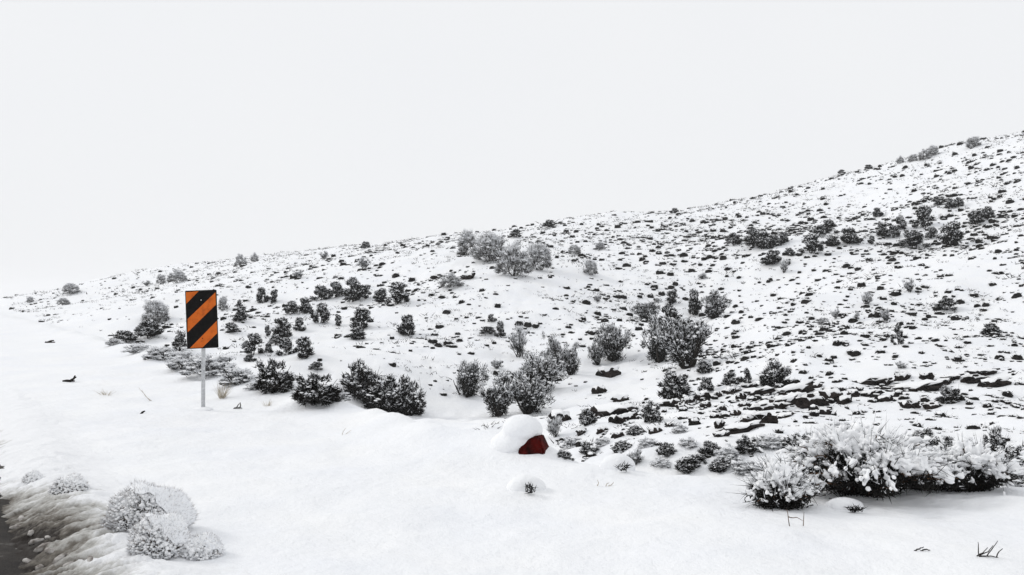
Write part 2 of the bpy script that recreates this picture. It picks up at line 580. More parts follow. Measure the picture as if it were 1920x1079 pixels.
KINDS = {k: [bush_variant(k, 100 * i + s) for s in range(nv)] for i, (k, nv) in enumerate(
    [('tree', 8), ('round', 5), ('dark', 6), ('spiky', 4), ('cone', 2), ('broad', 5), ('snowy', 4)])}

def shrub(px, py, wpx, hpx, kind, label, group, d=None, name='shrub', catg='shrub'):
    p = ground(px, py, d)
    s = math.hypot(p[0] * 0, p[1]) / FPX
    g = np.random.default_rng(int(px * 13 + py * 7))
    o = bpy.data.objects.new(name, None)
    C.objects.link(o)
    o.location = p - np.array([0, 0, 0.03])
    o.rotation_euler = (0, 0, g.uniform(0, 6.28))
    wpx = wpx * {'tree': 1.18, 'dark': 1.32, 'snowy': 1.1}.get(kind, 1.0)
    hh = hpx if d is None else hpx + max(0, project(p)[1] - py)
    o.scale = (wpx * s * 1.0, wpx * s * 1.0, hh * s * 1.02)
    v = KINDS[kind][g.integers(0, len(KINDS[kind]))]
    for nm, me in zip(('stems', 'foliage', 'snow_load'), v):
        c = link(nm, me, o)
        if nm != 'stems':
            c['kind'] = 'stuff'
    tag(o, label, catg, group)
    return o

# ------------------------------------------------------------------ telling look-alikes apart by what they stand next to
MARKS = [(380, 600, 'the striped sign'), (945, 485, 'the four big frosted bushes'), (1005, 828, 'the red block'), (1150, 640, 'the vase shaped shrub'),
         (1265, 640, 'the biggest shrub pair'), (1268, 722, 'the wide black shrub'), (1455, 695, 'the big domed dark shrub'), (1684, 628, 'the cone shaped juniper'),
         (1425, 455, 'the left clump on the upper slope'), (1555, 455, 'the middle clump on the upper slope'), (1730, 450, 'the right clump on the upper slope'),
         (670, 550, 'the upper row of dark shrubs'), (552, 655, 'the dense black thicket'), (972, 640, 'the broom like bush'), (1640, 870, 'the largest sagebrush'),
         (1717, 731, 'the longest brownish slab'), (1780, 735, 'the snow domed black shrub'), (765, 612, 'the lone dome shaped dark shrub'), (845, 525, 'the low rounded bush'),
         (725, 735, 'the joined bush trio at the shoulder edge'), (290, 590, 'the stacked bush pair'), (1150, 776, 'the long black rock strip'), (1423, 792, 'the wedge shaped black rock'),
         (1339, 570, 'the rounder shrub above the biggest pair'), (1640, 585, 'the spiky bushes'), (1735, 293, 'the hazy bush row'), (465, 490, 'the two round skyline bushes'),
         (1107, 500, 'the small bush alone'), (1866, 820, 'the black shrub at the picture edge'), (877, 705, 'the tall shrub standing apart')]
SIDES = ['right of', 'above right of', 'above', 'above left of', 'left of', 'below left of', 'below', 'below right of']
ORD = ['nearest', 'second nearest', 'third nearest', 'fourth nearest', 'fifth nearest', 'sixth nearest', 'seventh nearest', 'eighth nearest', 'ninth nearest', 'tenth nearest',
       'eleventh nearest', 'twelfth nearest', 'thirteenth nearest', 'fourteenth nearest', 'fifteenth nearest', 'sixteenth nearest', 'seventeenth nearest', 'eighteenth nearest']
def neighbours(objs, what):
    cell = {}
    for o in objs:
        qx, qy, _ = project(np.array(o.location))
        k = min(range(len(MARKS)), key=lambda i: math.hypot(MARKS[i][0] - qx, MARKS[i][1] - qy))
        dx, dy = qx - MARKS[k][0], MARKS[k][1] - qy
        side = int(round(math.atan2(dy, dx) / (math.pi / 4))) % 8
        cell.setdefault((k, side), []).append((math.hypot(dx, dy), o))
    for (k, side), L in cell.items():
        L.sort(key=lambda q: q[0])
        for i, (_, o) in enumerate(L):
            o['label'] = '%s, %s %s %s' % (what, ORD[min(i, len(ORD) - 1)], SIDES[side], MARKS[k][2])

# ------------------------------------------------------------------ the shrubs one can pick out
G1, G2, G3 = 'shrubs on the left hillside', 'frosted bushes on the open slope', 'tall shrubs along the draw'
G4, G5, G6 = 'shrubs on the right hillside', 'bushes behind the shoulder edge', 'bushes on the skyline'
SHRUBS = [
    # skyline and far left
    (57, 568, 15, 13, 'round', 'grey bush at the far left end of the skyline', G6),
    (118, 573, 26, 15, 'round', 'low grey bush just below the pale bush on the far left skyline', G6),
    (132, 553, 34, 22, 'round', 'pale hazy bush on the far left skyline', G6),
    (302, 533, 20, 20, 'round', 'left of the two grey bushes just under the skyline left of the sign', G6),
    (332, 531, 38, 26, 'round', 'wider right one of the two grey bushes just under the skyline left of the sign', G6),
    (275, 536, 24, 11, 'spiky', 'low flat bush left of the two grey bushes under the left skyline', G6),
    (452, 501, 26, 26, 'round', 'larger of two round bushes on the skyline right of the sign', G6),
    (477, 491, 17, 18, 'round', 'smaller upper of two round bushes on the skyline right of the sign', G6),
    (608, 486, 26, 17, 'spiky', 'grey twiggy bush near the skyline above the row of dark shrubs', G6),
    (686, 466, 20, 13, 'dark', 'small dark bush on the skyline left of the four big frosted bushes', G6),
    (682, 505, 38, 24, 'spiky', 'spiky bush on bare snow between skyline and the row of dark shrubs', G2),
    (560, 523, 34, 18, 'spiky', 'low spreading bush upslope of the pair of small dark shrubs', G2),
    (1030, 426, 24, 14, 'dark', 'wedge shaped bush on the skyline right of the four big frosted bushes', G6),
    (966, 446, 22, 16, 'dark', 'small dark bush just behind the four big frosted bushes', G6),
    (1265, 400, 16, 10, 'dark', 'small dark bush under the middle of the skyline', G6),
    (1578, 327, 13, 9, 'dark', 'lowest lone dark bush on the rising right skyline', G6),
    (1628, 318, 16, 9, 'dark', 'second lone dark bush up the rising right skyline', G6),
    (1688, 307, 16, 15, 'round', 'round bush left of the hazy bush row on the right skyline', G6),
    (1712, 303, 20, 15, 'round', 'left bush of the hazy row on the right skyline', G6),
    (1733, 300, 24, 22, 'round', 'middle bush of the hazy row on the right skyline', G6),
    (1750, 293, 24, 22, 'round', 'right and palest bush of the hazy row on the right skyline', G6),
    (1825, 276, 30, 22, 'round', 'grey bush highest up on the right skyline', G6),
    # left hillside
    (291, 606, 54, 46, 'round', 'large grey bush left of the sign, upper of a stacked pair', G1),
    (279, 634, 42, 34, 'dark', 'lower darker bush of the stacked pair left of the sign', G1),
    (234, 643, 40, 23, 'dark', 'low bush at the left end of the gully, left of the stacked pair', G1),
    (337, 662, 28, 38, 'dark', 'dark shrub touching the left edge of the sign low down', G1),
    (418, 582, 20, 30, 'round', 'round bush half hidden by the right edge of the sign', G1),
    (452, 603, 26, 30, 'dark', 'dark shrub a short way right of the sign', G1),
    (432, 624, 32, 18, 'dark', 'low snow topped shrub right of the sign at mid height', G1),
    (449, 576, 10, 14, 'dark', 'tiny upright shrub right of the top of the sign', G1),
    (490, 570, 24, 30, 'dark', 'left of a pair of small dark shrubs upslope right of the sign', G1),
    (515, 568, 20, 26, 'dark', 'right of a pair of small dark shrubs upslope right of the sign', G1),
    (548, 588, 24, 24, 'dark', 'left end of a short row of dark shrubs below the upper row', G1),
    (572, 589, 28, 32, 'dark', 'second shrub of the short row below the upper row', G1),
    (604, 607, 32, 38, 'dark', 'largest shrub at the right end of the short lower row', G1),
    (633, 612, 16, 24, 'dark', 'small solid black shrub right of the short lower row', G1),
    (601, 563, 32, 28, 'dark', 'leftmost shrub of the upper row of dark shrubs', G1),
    (630, 559, 28, 30, 'dark', 'second shrub of the upper row of dark shrubs', G1),
    (662, 567, 32, 46, 'dark', 'tallest shrub of the upper row of dark shrubs', G1),
    (684, 561, 26, 26, 'dark', 'shrub at the right foot of the tallest in the upper row', G1),
    (714, 568, 28, 28, 'dark', 'smaller shrub near the right end of the upper row', G1),
    (745, 571, 36, 42, 'dark', 'last shrub at the right end of the upper row', G1),
    (680, 616, 40, 38, 'dark', 'dark shrub below the upper row, above a snowier one', G1),
    (673, 637, 40, 24, 'dark', 'low snowy shrub under the dark one below the upper row', G1),
    (765, 632, 38, 42, 'dark', 'lone dome shaped dark shrub standing right of all the left rows', G1),
    (528, 634, 38, 40, 'dark', 'dark shrub above the dense thicket on the left slope', G1),
    (502, 632, 12, 22, 'dark', 'narrow upright shrub left of the one above the dense thicket', G1),
    (518, 648, 24, 20, 'dark', 'small black shrub at the foot of the one above the dense thicket', G1),
    (561, 619, 20, 24, 'dark', 'small shrub alone above the right end of the dense thicket', G1),
    (475, 665, 34, 40, 'dark', 'dark shrub left of the dense thicket on the left slope', G1),
    (503, 662, 16, 20, 'dark', 'small shrub between the dense thicket and its left neighbour', G1),
    (468, 679, 20, 15, 'dark', 'small snow topped shrub lowest on the left slope', G1),
    (535, 667, 30, 34, 'dark', 'left half of the dense black thicket on the left slope', G1),
    (568, 671, 36, 40, 'dark', 'right half of the dense black thicket on the left slope', G1),
    (593, 693, 24, 16, 'dark', 'small shrub above the second bush behind the shoulder edge', G1),
    # four big frosted bushes and their neighbours
    (878, 479, 46, 50, 'round', 'back left one of the four big frosted bushes', G2),
    (922, 491, 74, 60, 'round', 'second from left and widest of the four big frosted bushes', G2),
    (964, 519, 72, 66, 'round', 'front one of the four big frosted bushes', G2),
    (1010, 506, 56, 56, 'round', 'rightmost of the four big frosted bushes', G2),
    (845, 539, 48, 28, 'round', 'low rounded bush below left of the four big frosted bushes', G2),
    (1107, 516, 30, 32, 'round', 'small bush alone right of the four big frosted bushes', G2),
    (1077, 477, 26, 20, 'round', 'left of two small bushes upslope right of the big frosted bushes', G2),
    (1125, 469, 22, 16, 'round', 'right of two small bushes upslope right of the big frosted bushes', G2),
    (1120, 567, 20, 16, 'spiky', 'small twiggy bush alone on the slope above the draw', G2),
    # along the draw
    (877, 744, 52, 80, 'tree', 'tall dark shrub standing apart at the left of the draw', G3),
    (934, 781, 62, 86, 'tree', 'left of two tall shrubs directly behind the red block', G3),
    (990, 777, 70, 84, 'tree', 'right of two tall shrubs directly behind the red block, stems in a V', G3),
    (1012, 728, 74, 72, 'tree', 'broad shrub just upslope of the two behind the red block', G3),
    (972, 671, 72, 64, 'spiky', 'broom like bush of upright twigs at the top left of the draw group', G3),
    (938, 632, 18, 30, 'dark', 'small black shrub at the upper left of the broom like bush', G3),
    (921, 606, 14, 16, 'dark', 'tiny dark shrub higher up left of the broom like bush', G3),
    (916, 628, 30, 14, 'dark', 'flat dark shrub left of the broom like bush', G3),
    (1043, 694, 34, 66, 'tree', 'left of two narrow shrubs at the right of the draw group', G3),
    (1070, 704, 40, 66, 'tree', 'right of two narrow shrubs at the right of the draw group', G3),
    (930, 692, 40, 22, 'spiky', 'low grey bush above the tall shrub standing apart', G3),
    (1120, 686, 26, 54, 'tree', 'slim shrub leaning on the left side of the vase shaped shrub', G3),
    (1150, 678, 62, 82, 'tree', 'vase shaped shrub alone in the middle of the smooth snow', G3),
    (1236, 680, 64, 94, 'tree', 'left half of the biggest shrub pair right of the vase shaped shrub', G3),
    (1288, 690, 86, 104, 'tree', 'right half of the biggest shrub pair, with a wide pale crown', G3),
    (1213, 602, 52, 46, 'tree', 'left shrub of the group upslope of the biggest pair', G3),
    (1255, 622, 36, 52, 'dark', 'shrub rising straight behind the biggest pair', G3),
    (1262, 570, 26, 28, 'dark', 'small shrub highest above the biggest pair', G3),
    (1300, 592, 30, 50, 'dark', 'narrow dark shrub above the biggest pair, left of a rounder one', G3),
    (1339, 598, 48, 60, 'tree', 'rounder shrub at the right end of the group above the biggest pair', G3),
    (1317, 525, 28, 14, 'spiky', 'low twiggy bush upslope of the group above the biggest pair', G3),
    # rocky ground right of the draw
    (1268, 748, 72, 62, 'broad', 'wide black shrub just below the biggest pair', G4),
    (1325, 737, 26, 30, 'dark', 'snowy shrub right of the wide black one below the biggest pair', G4),
    (1322, 702, 32, 24, 'dark', 'small shrub at the right foot of the biggest pair', G4),
    (1367, 722, 28, 26, 'dark', 'squat dark shrub left of the domed shrub by the rock ledges', G4),
    (1402, 720, 16, 30, 'dark', 'narrow shrub just left of the domed shrub by the rock ledges', G4),
    (1455, 723, 64, 58, 'broad', 'big domed dark shrub standing on the uppermost rock ledge', G4),
    (1222, 790, 40, 44, 'broad', 'snowy shrub below the wide black one among the rocks', G4),
    (1102, 798, 28, 34, 'dark', 'black shrub among the rocks right of the red block', G4),
    (1042, 820, 46, 50, 'spiky', 'twiggy bush touching the right side of the red block', G4),
    (1780, 754, 50, 42, 'broad', 'snow domed black shrub at the right end of the rock ledges', G4),
    (1866, 852, 46, 62, 'broad', 'black shrub at the right edge of the picture above the big sagebrush', G4),
    (1684, 646, 34, 38, 'cone', 'small cone shaped juniper alone on the right slope', G4),
    (1860, 631, 38, 26, 'dark', 'dark bush at the right edge level with the cone shaped juniper', G4),
    (1705, 549, 36, 28, 'spiky', 'spiky bush on the right slope, highest of its neighbours', G4),
    (1625, 572, 38, 26, 'spiky', 'wide spiky bush left of and below the highest spiky bush', G4),
    (1567, 600, 22, 22, 'spiky', 'thin twiggy bush leftmost among the spiky bushes', G4),
    (1606, 604, 22, 20, 'spiky', 'small spiky bush between the thin twiggy one and the branching one', G4),
    (1660, 602, 36, 26, 'spiky', 'branching spiky bush right above the cone shaped juniper', G4),
    (1776, 582, 36, 24, 'dark', 'flat dark bush on the right slope right of the spiky bushes', G4),
    (1690, 692, 30, 16, 'spiky', 'sprawling low bush just above the rock ledges', G4),
    (1545, 608, 24, 14, 'round', 'low round bush left of the spiky bushes', G4),
    (1470, 514, 24, 28, 'spiky', 'spiky bush below the lower dark clump on the upper right slope', G4),
    (1376, 461, 26, 24, 'dark', 'leftmost shrub of the left clump on the upper right slope', G4),
    (1412, 464, 30, 34, 'dark', 'tallest shrub of the left clump on the upper right slope', G4),
    (1430, 469, 32, 36, 'dark', 'front shrub of the left clump on the upper right slope', G4),
    (1450, 462, 26, 22, 'dark', 'low shrub right of the front one in the left clump', G4),
    (1470, 458, 20, 22, 'dark', 'right end shrub of the left clump on the upper right slope', G4),
    (1450, 496, 36, 28, 'dark', 'dark shrub alone just below the left clump', G4),
    (1480, 481, 18, 16, 'dark', 'tiny shrub right of the one below the left clump', G4),
    (1521, 475, 36, 36, 'dark', 'front left shrub of the middle clump on the upper right slope', G4),
    (1534, 444, 24, 20, 'dark', 'back left shrub of the middle clump on the upper right slope', G4),
    (1554, 438, 26, 26, 'dark', 'back right and highest shrub of the middle clump', G4),
    (1561, 462, 28, 20, 'dark', 'shrub in the centre of the middle clump', G4),
    (1591, 459, 36, 32, 'dark', 'right end shrub of the middle clump on the upper right slope', G4),
    (1634, 459, 12, 18, 'dark', 'tiny shrub left of the right clump on the upper right slope', G4),
    (1655, 447, 26, 28, 'dark', 'left shrub of the right clump, upper right slope', G4),
    (1676, 446, 22, 24, 'dark', 'second shrub of the right clump, upper right slope', G4),
    (1688, 434, 20, 26, 'dark', 'upper small shrub of the right clump, upper right slope', G4),
    (1734, 428, 32, 42, 'dark', 'tallest shrub in the upper part of the right clump', G4),
    (1748, 448, 20, 22, 'dark', 'small shrub below the tallest of the right clump', G4),
    (1714, 464, 46, 30, 'dark', 'lowest wide shrub of the right clump', G4),
    (1788, 462, 48, 46, 'dark', 'largest shrub of the right clump, at its lower right', G4),
    (1758, 386, 24, 18, 'dark', 'left of three small shrubs near the top of the right slope', G4),
    (1781, 392, 16, 20, 'dark', 'middle of three small shrubs near the top of the right slope', G4),
    (1796, 391, 18, 20, 'dark', 'right of three small shrubs near the top of the right slope', G4),
    (1830, 422, 32, 26, 'dark', 'left of a pair of shrubs near the right edge high on the slope', G4),
    (1851, 413, 22, 26, 'dark', 'right of a pair of shrubs near the right edge high on the slope', G4),
    (1644, 408, 20, 18, 'dark', 'small tilted shrub upslope of the right clump', G4),
    # behind the edge of the shoulder
    (515, 732, 84, 76, 'broad', 'leftmost dark bush behind the shoulder edge, right of the sign post', G5),
    (594, 752, 106, 68, 'broad', 'second dark bush behind the shoulder edge, with pale twigs on its right', G5),
    (676, 744, 92, 76, 'broad', 'snow speckled bush behind the shoulder edge, left of a joined trio', G5),
    (724, 769, 108, 82, 'broad', 'middle snow speckled bush of the joined trio behind the shoulder edge', G5),
    (766, 776, 66, 78, 'broad', 'right dark bush of the joined trio behind the shoulder edge', G5),
    (640, 750, 40, 26, 'snowy', 'white snowed in bush between the second dark bush and the trio', G5),
    (1190, 872, 60, 34, 'spiky', 'small twiggy bush rising behind a snow hummock', G5),
    (1290, 886, 46, 30, 'dark', 'small black forked shrub at the shoulder edge', G5),
    (392, 702, 96, 56, 'snowy', 'snow covered sprawling bush right behind the sign post', G5),
    (448, 719, 80, 46, 'snowy', 'snow covered bush between the sign post and the leftmost dark bush', G5),
    (345, 691, 70, 42, 'snowy', 'snow covered bush at the shoulder edge just left of the sign post', G5),
    (300, 673, 60, 36, 'snowy', 'snowy low bush below the stacked pair at the shoulder edge', G5),
    (258, 660, 50, 22, 'snowy', 'snowy low bush below the left end of the gully', G5),
    (215, 645, 36, 14, 'snowy', 'snowy low bush farthest along the shoulder edge', G5),
    (480, 728, 40, 20, 'snowy', 'small snow covered bush at the left foot of the leftmost dark bush', G5),
]
SCRUB = [(1105, 850, 36, 22), (1130, 835, 30, 20), (1165, 845, 34, 22), (1215, 838, 36, 24), (1250, 850, 40, 24), (1290, 838, 34, 22), (1330, 850, 40, 26),
         (1365, 862, 44, 28), (1400, 846, 46, 30), (1440, 838, 50, 30), (1490, 842, 52, 34), (1540, 832, 48, 30), (1350, 880, 40, 24), (1395, 885, 50, 30),
         (1780, 850, 60, 36), (1820, 862, 56, 36), (1760, 880, 60, 40), (1850, 885, 60, 40), (1890, 870, 60, 44), (1580, 812, 44, 26), (1730, 830, 46, 28),
         (1070, 838, 34, 26), (1058, 858, 30, 18), (1275, 812, 30, 20), (1190, 815, 30, 20), (1905, 905, 70, 46), (1310, 868, 34, 20), (1240, 872, 34, 18)]
scr = []
for k, (qx, qy, qw, qh) in enumerate(SCRUB):
    scr.append(shrub(qx, qy, qw * 1.15, qh * 1.2, 'snowy' if k % 2 else 'broad', 'low snow speckled scrub bush in the tangle below the rock ledges', 'scrub tangle below the rock ledges', name='scrub_bush', catg='scrub'))
neighbours(scr, 'low snowy scrub bush')
for a in SHRUBS:
    shrub(*a[:7], d=a[7] if len(a) > 7 else None)

# ------------------------------------------------------------------ rocks breaking through the snow
def rock_variant(seed):
    g = np.random.default_rng(seed)
    T, F = ICO[3]
    ph = g.uniform(0, 6.28, (6, 3))
    fr = g.uniform(1.2, 6.0, (6, 3)) * g.choice([-1, 1], (6, 3))
    dsp = sum(np.sin((T * fr[k]).sum(1) * 1.3 + ph[k, 0]) for k in range(6)) / 6
    V = T * (1 + 0.62 * dsp + g.normal(0, .05, len(T)))[:, None]
    V[:, 2] = np.minimum(V[:, 2], .7 + 0.5 * dsp)
    V *= np.array([.5, .5, .5])
    rk = mesh('rock', V, F, 'rock', False)
    # snow lying on it
    up = V[:, 2] > 0.16 + 0.3 * dsp + 0.08 * np.sin(V[:, 0] * 11 + ph[1, 1])
    keep = up[F].all(1)
    W = V.copy()
    W[:, 2] += np.where(up, 0.05 + 0.02 * np.sin(ph[0, 0] + V[:, 0] * 9), 0)
    W[:, :2] *= 1.02
    idx = np.unique(F[keep])
    mp = -np.ones(len(V), int)
    mp[idx] = np.arange(len(idx))
    top, bot = W[idx], V[idx] - np.array([0, 0, .02])
    Ft = mp[F[keep]]
    ed = {}
    for f in Ft:
        for i in range(3):
            e = (f[i], f[(i + 1) % 3])
            ed[e] = 1
    rim = [e for e in ed if (e[1], e[0]) not in ed]
    nn_ = len(idx)
    Fr = [(a_, c_, b2 + 0) for (a_, b2) in rim for c_ in (a_ + nn_,)] + [(b2, a_ + nn_, b2 + nn_) for a_, b2 in rim]
    cap = mesh('snow_cap', np.r_[top, bot], np.r_[Ft, np.array(Fr)], 'snow_load', True)
    return rk, cap
ROCKV = [rock_variant(500 + k) for k in range(12)]

def rock(px, py, wpx, hpx, label, group, name='rock', tilt=0.0):
    p = ground(px, py)
    s = p[1] / FPX
    g = np.random.default_rng(int(px * 3 + py * 11))
    o = bpy.data.objects.new(name, None)
    C.objects.link(o)
    wpx, hpx = wpx * g.uniform(.85, 1.45), hpx * g.uniform(.75, 1.3)
    hz = max(hpx * s * 1.8, 0.05)
    o.location = p + np.array([0, 0, hz * 0.16])
    o.rotation_euler = (g.uniform(-.2, .2), -tilt - g.uniform(0, .12), g.uniform(-.5, .5))
    o.scale = (wpx * s * 1.05, max(wpx * s * 0.6, hz), hz * 1.25)
    rk, cap = ROCKV[g.integers(0, len(ROCKV))]
    link('stone', rk, o)
    link('snow_cap', cap, o)
    tag(o, label, 'rock', group)
    return o
GR = 'snow capped rocks in the broken ledges'
LEDGE = [
    (1420, 740, 54, 9, 'long black rock strip under the big domed shrub, left piece'),
    (1490, 737, 54, 13, 'thick black rock strip under the right side of the big domed shrub'),
    (1553, 750, 40, 11, 'dark rock midway along the ledges right of the domed shrub'),
    (1637, 720, 42, 9, 'flat dark rock at the top of the ledges, left of the brownish slab'),
    (1693, 713, 26, 8, 'small dark rock just above the brownish slab'),
    (1717, 731, 60, 10, 'longest brownish slab of the right ledges'),
    (1843, 701, 36, 9, 'dark rock high at the right end of the ledges'),
    (1826, 718, 34, 8, 'thin dark rock strip near the right end of the ledges'),
    (1864, 724, 36, 11, 'thick dark rock cut by the right edge of the picture'),
    (1477, 757, 42, 11, 'dark rock in the second ledge row'),
    (1427, 768, 46, 9, 'thin rock strip at the left of the second ledge row'),
    (1520, 763, 36, 14, 'knobbly dark rock at the right of the second ledge row'),
    (1423, 792, 40, 16, 'wedge shaped black rock below the ledge rows'),
    (1388, 806, 54, 8, 'thin tail of rock trailing left of the wedge shaped one'),
    (1140, 707, 40, 14, 'dark rock alone on the smooth snow of the draw'),
    (1150, 776, 62, 14, 'long black rock strip right of the red block'),
    (1050, 791, 38, 14, 'black rock just right of the red block'),
    (823, 523, 20, 5, 'thin dark streak of rock left of the low rounded bush'),
    (877, 522, 24, 6, 'dark streak of rock right of the low rounded bush'),
]
for a in LEDGE:
    rock(a[0], a[1], a[2], a[3], a[4], 'rock ledges', 'rock_ledge', 0.06)
rks = []
for (px, py, wd, h) in [(1460, 765, 22, 9), (1633, 742, 30, 9), (1600, 745, 20, 8), (1353, 818, 26, 6), (1543, 777, 28, 8),
        (1473, 781, 30, 5), (1317, 750, 22, 10), (1323, 765, 20, 10), (1370, 737, 22, 7), (1570, 718, 16, 6), (1350, 802, 16, 8), (1707, 765, 20, 8),
        (1748, 767, 24, 9), (1155, 793, 22, 12), (1176, 788, 22, 11), (1122, 738, 24, 11), (1162, 752, 24, 10), (1260, 762, 30, 9), (1236, 761, 30, 8),
        (1277, 768, 20, 10), (1291, 757, 20, 8), (1352, 770, 16, 8), (1371, 738, 20, 8), (1390, 748, 18, 7), (1737, 712, 26, 10), (1585, 757, 22, 8),
        (1612, 732, 20, 7), (1660, 752, 20, 7), (1500, 748, 24, 8), (1440, 752, 26, 7), (1395, 762, 22, 7), (1340, 784, 18, 7), (1300, 790, 18, 7),
        (1260, 800, 16, 7), (1230, 812, 18, 8), (1200, 775, 20, 9), (1130, 810, 18, 8), (1090, 815, 18, 8), (1160, 820, 16, 7), (1380, 780, 20, 7),
        (1785, 712, 22, 7), (1770, 722, 20, 7), (1660, 722, 20, 7), (1560, 735, 24, 7), (1530, 728, 22, 7), (1405, 728, 20, 6), (1345, 745, 18, 7)]:
    rks.append(rock(px, py, wd, h, 'small dark snow capped rock in the broken ledges right of the draw', GR, 'rock', 0.08))
neighbours(rks, 'small snow capped rock')

# ------------------------------------------------------------------ low tufts dotted over the hill
def tuft_geo(seed):
    g = np.random.default_rng(seed)
    T, F = ICO[2]
    V = T * (1 + g.normal(0, .12, (len(T), 1)))
    V[:, 2] = np.maximum(V[:, 2], -.35)
    V *= np.array([.42, .42, .40])
    V[:, 2] += 0.05
    k = 40
    an = g.uniform(0, 6.28, k)
    a = np.c_[.22 * np.cos(an), .22 * np.sin(an), g.uniform(0, .25, k)]
    b_ = a + np.c_[.34 * np.cos(an), .34 * np.sin(an), g.uniform(.1, .6, k)] * g.uniform(.35, .85, (k, 1))
    S1 = slivers(a, b_, np.full(k, .022), g)
    c = 7
    an = g.uniform(0, 6.28, c)
    rr = g.uniform(.0, .27, c)
    cc = np.c_[rr * np.cos(an), rr * np.sin(an) + 0.05, g.uniform(.34, .46, c)]
    cr = g.uniform(.09, .2, (c, 1)) * np.array([1.15, 1.15, .5])
    L = lumps(cc, cr, g, 1, jit=.15)
    VV, FF = cat((V, F), S1, L)
    mi = np.r_[np.zeros(len(F)), np.zeros(len(S1[1])), np.ones(len(L[1]))]
    return VV, FF, mi
TG = [tuft_geo(900 + k) for k in range(8)]
def tuft_small(seed):
    g = np.random.default_rng(seed)
    T, F = ICO[1]
    V = T * (1 + g.normal(0, .2, (len(T), 1))) * np.array([.4, .4, .38])
    k = 12
    an = g.uniform(0, 6.28, k)
    a = np.c_[.2 * np.cos(an), .2 * np.sin(an), g.uniform(0, .2, k)]
    b_ = a + np.c_[.3 * np.cos(an), .3 * np.sin(an), g.uniform(.1, .6, k)] * g.uniform(.4, 1.0, (k, 1))
    S1 = slivers(a, b_, np.full(k, .035), g)
    c = 3
    an = g.uniform(0, 6.28, c)
    L = lumps(np.c_[.2 * np.cos(an), .2 * np.sin(an) + .05, g.uniform(.28, .4, c)], g.uniform(.14, .26, (c, 1)) * np.array([1.1, 1.1, .5]), g, 1, jit=.15)
    VV, FF = cat((V, F), S1, L)
    return VV, FF, np.r_[np.full(len(F) + len(S1[1]), 2 if seed % 3 == 0 else 0), np.ones(len(L[1]))]
TS = [tuft_small(950 + k) for k in range(8)]
TM = [mesh('tuft', V, F, None, False, ['foliage', 'snow_load'], mi) for V, F, mi in TG]

SMOOTH = [(1130, 690, 75, 50, .95), (1060, 760, 60, 35, .8), (850, 775, 90, 35, .97), (1200, 720, 60, 22, .7), (1400, 600, 70, 50, .5),
          (980, 525, 110, 30, .8), (640, 640, 60, 30, .6), (720, 660, 70, 40, .5), (590, 640, 40, 20, .6), (860, 690, 60, 40, .5), (560, 560, 70, 18, .5),
          (350, 570, 60, 50, .7), (200, 600, 80, 40, .75), (1560, 480, 110, 18, .6), (1800, 490, 90, 20, .5), (700, 600, 60, 20, .5), (1700, 660, 50, 20, .6),
          (1700, 790, 90, 30, .6), (620, 520, 80, 22, .4)]
N = 110000
dd = 11 + (150 - 11) * rng.uniform(0, 1, N) ** 0.75
bx = rng.uniform(-.66, .66, N) * dd
by = dd
bz = height(bx, by)
px, py, _ = project(np.stack([bx, by, bz], -1))
tN, nN = -.54 * bx + .84 * by, .84 * bx + .54 * by
clump = 0.85 + 0.85 * fbm(bx * .2, by * .2, 3)
p_keep = np.clip(clump, .08, 1.3) * np.interp(dd, [11, 20, 40, 80, 125], [.85, .62, .44, .21, .08])
p_keep *= np.interp(px, [0, 500, 900, 1300, 1900], [1.15, .6, .8, 1.2, 1.25])
for cx, cy, rx, ry, k in SMOOTH:
    q = ((px - cx) / rx) ** 2 + ((py - cy) / ry) ** 2
    p_keep *= 1 - k * sstep((1.5 - q) / 1.0)
near_rock = ((px > 1080) & (py > 690) & (py < 860))
p_keep *= np.where(near_rock, 1.5, 1) * np.where((px > 1230) & (py > 400) & (py < 690), 1.7, 1)
ok = (rng.uniform(size=N) < p_keep) & (nN > edge_of(tN) + 1.9)
bx, by, bz, px, py, dd = bx[ok], by[ok], bz[ok], px[ok], py[ok], dd[ok]
size = np.clip(np.exp(rng.normal(-.5, .58, len(bx))), .2, 1.8) * np.interp(dd, [11, 25, 60, 120], [.10, .18, .31, .35])
zsc = size * rng.uniform(.5, 1.15, len(bx))
bz = bz - size * rng.uniform(0, .2, len(bx))
# keep only what stands in view, a little beyond the frame too
vis = (px > -150) & (px < 2070)
bx, by, bz, px, py, dd, size, zsc = [q[vis] for q in (bx, by, bz, px, py, dd, size, zsc)]
inframe = (px > 5) & (px < 1915)
show = np.where(inframe, size / dd, 0)
order = np.argsort(-show)
tfs = []
for i in order[:300]:
    o = link('sagebrush_tuft', TM[i % 8], None, (bx[i], by[i], bz[i] - 0.02))
    o.rotation_euler = (0, 0, rng.uniform(-.8, .8))
    o.scale = (size[i] * 1.15, size[i], zsc[i] * 1.15)
    tag(o, 'low snow capped tuft, one of the larger ones dotted over the hillside', 'tuft', 'larger tufts dotted over the hillside')
    tfs.append(o)
neighbours(tfs, 'larger tuft')
VV, FF, MI, off = [], [], [], 0
for i in order[300:]:
    V, F, mi = TG[i % 8] if show[i] > 0.0045 else TS[i % 8]
    th = rng.uniform(-.8, .8)
    c, s = math.cos(th), math.sin(th)
    Q = V * np.array([size[i] * 1.15, size[i], zsc[i] * 1.15])
    Q = np.c_[Q[:, 0] * c - Q[:, 1] * s + bx[i], Q[:, 0] * s + Q[:, 1] * c + by[i], Q[:, 2] + bz[i] - .02]
    VV.append(Q)
    FF.append(F + off)
    MI.append(mi)
    off += len(Q)
tag(link('sagebrush_tufts', mesh('sagebrush_tufts', np.concatenate(VV), np.concatenate(FF), None, False, ['foliage', 'snow_load', 'twig_grey'], np.concatenate(MI))),
    'countless tiny dark tufts poking through the hillside snow', 'ground cover', kind='stuff')

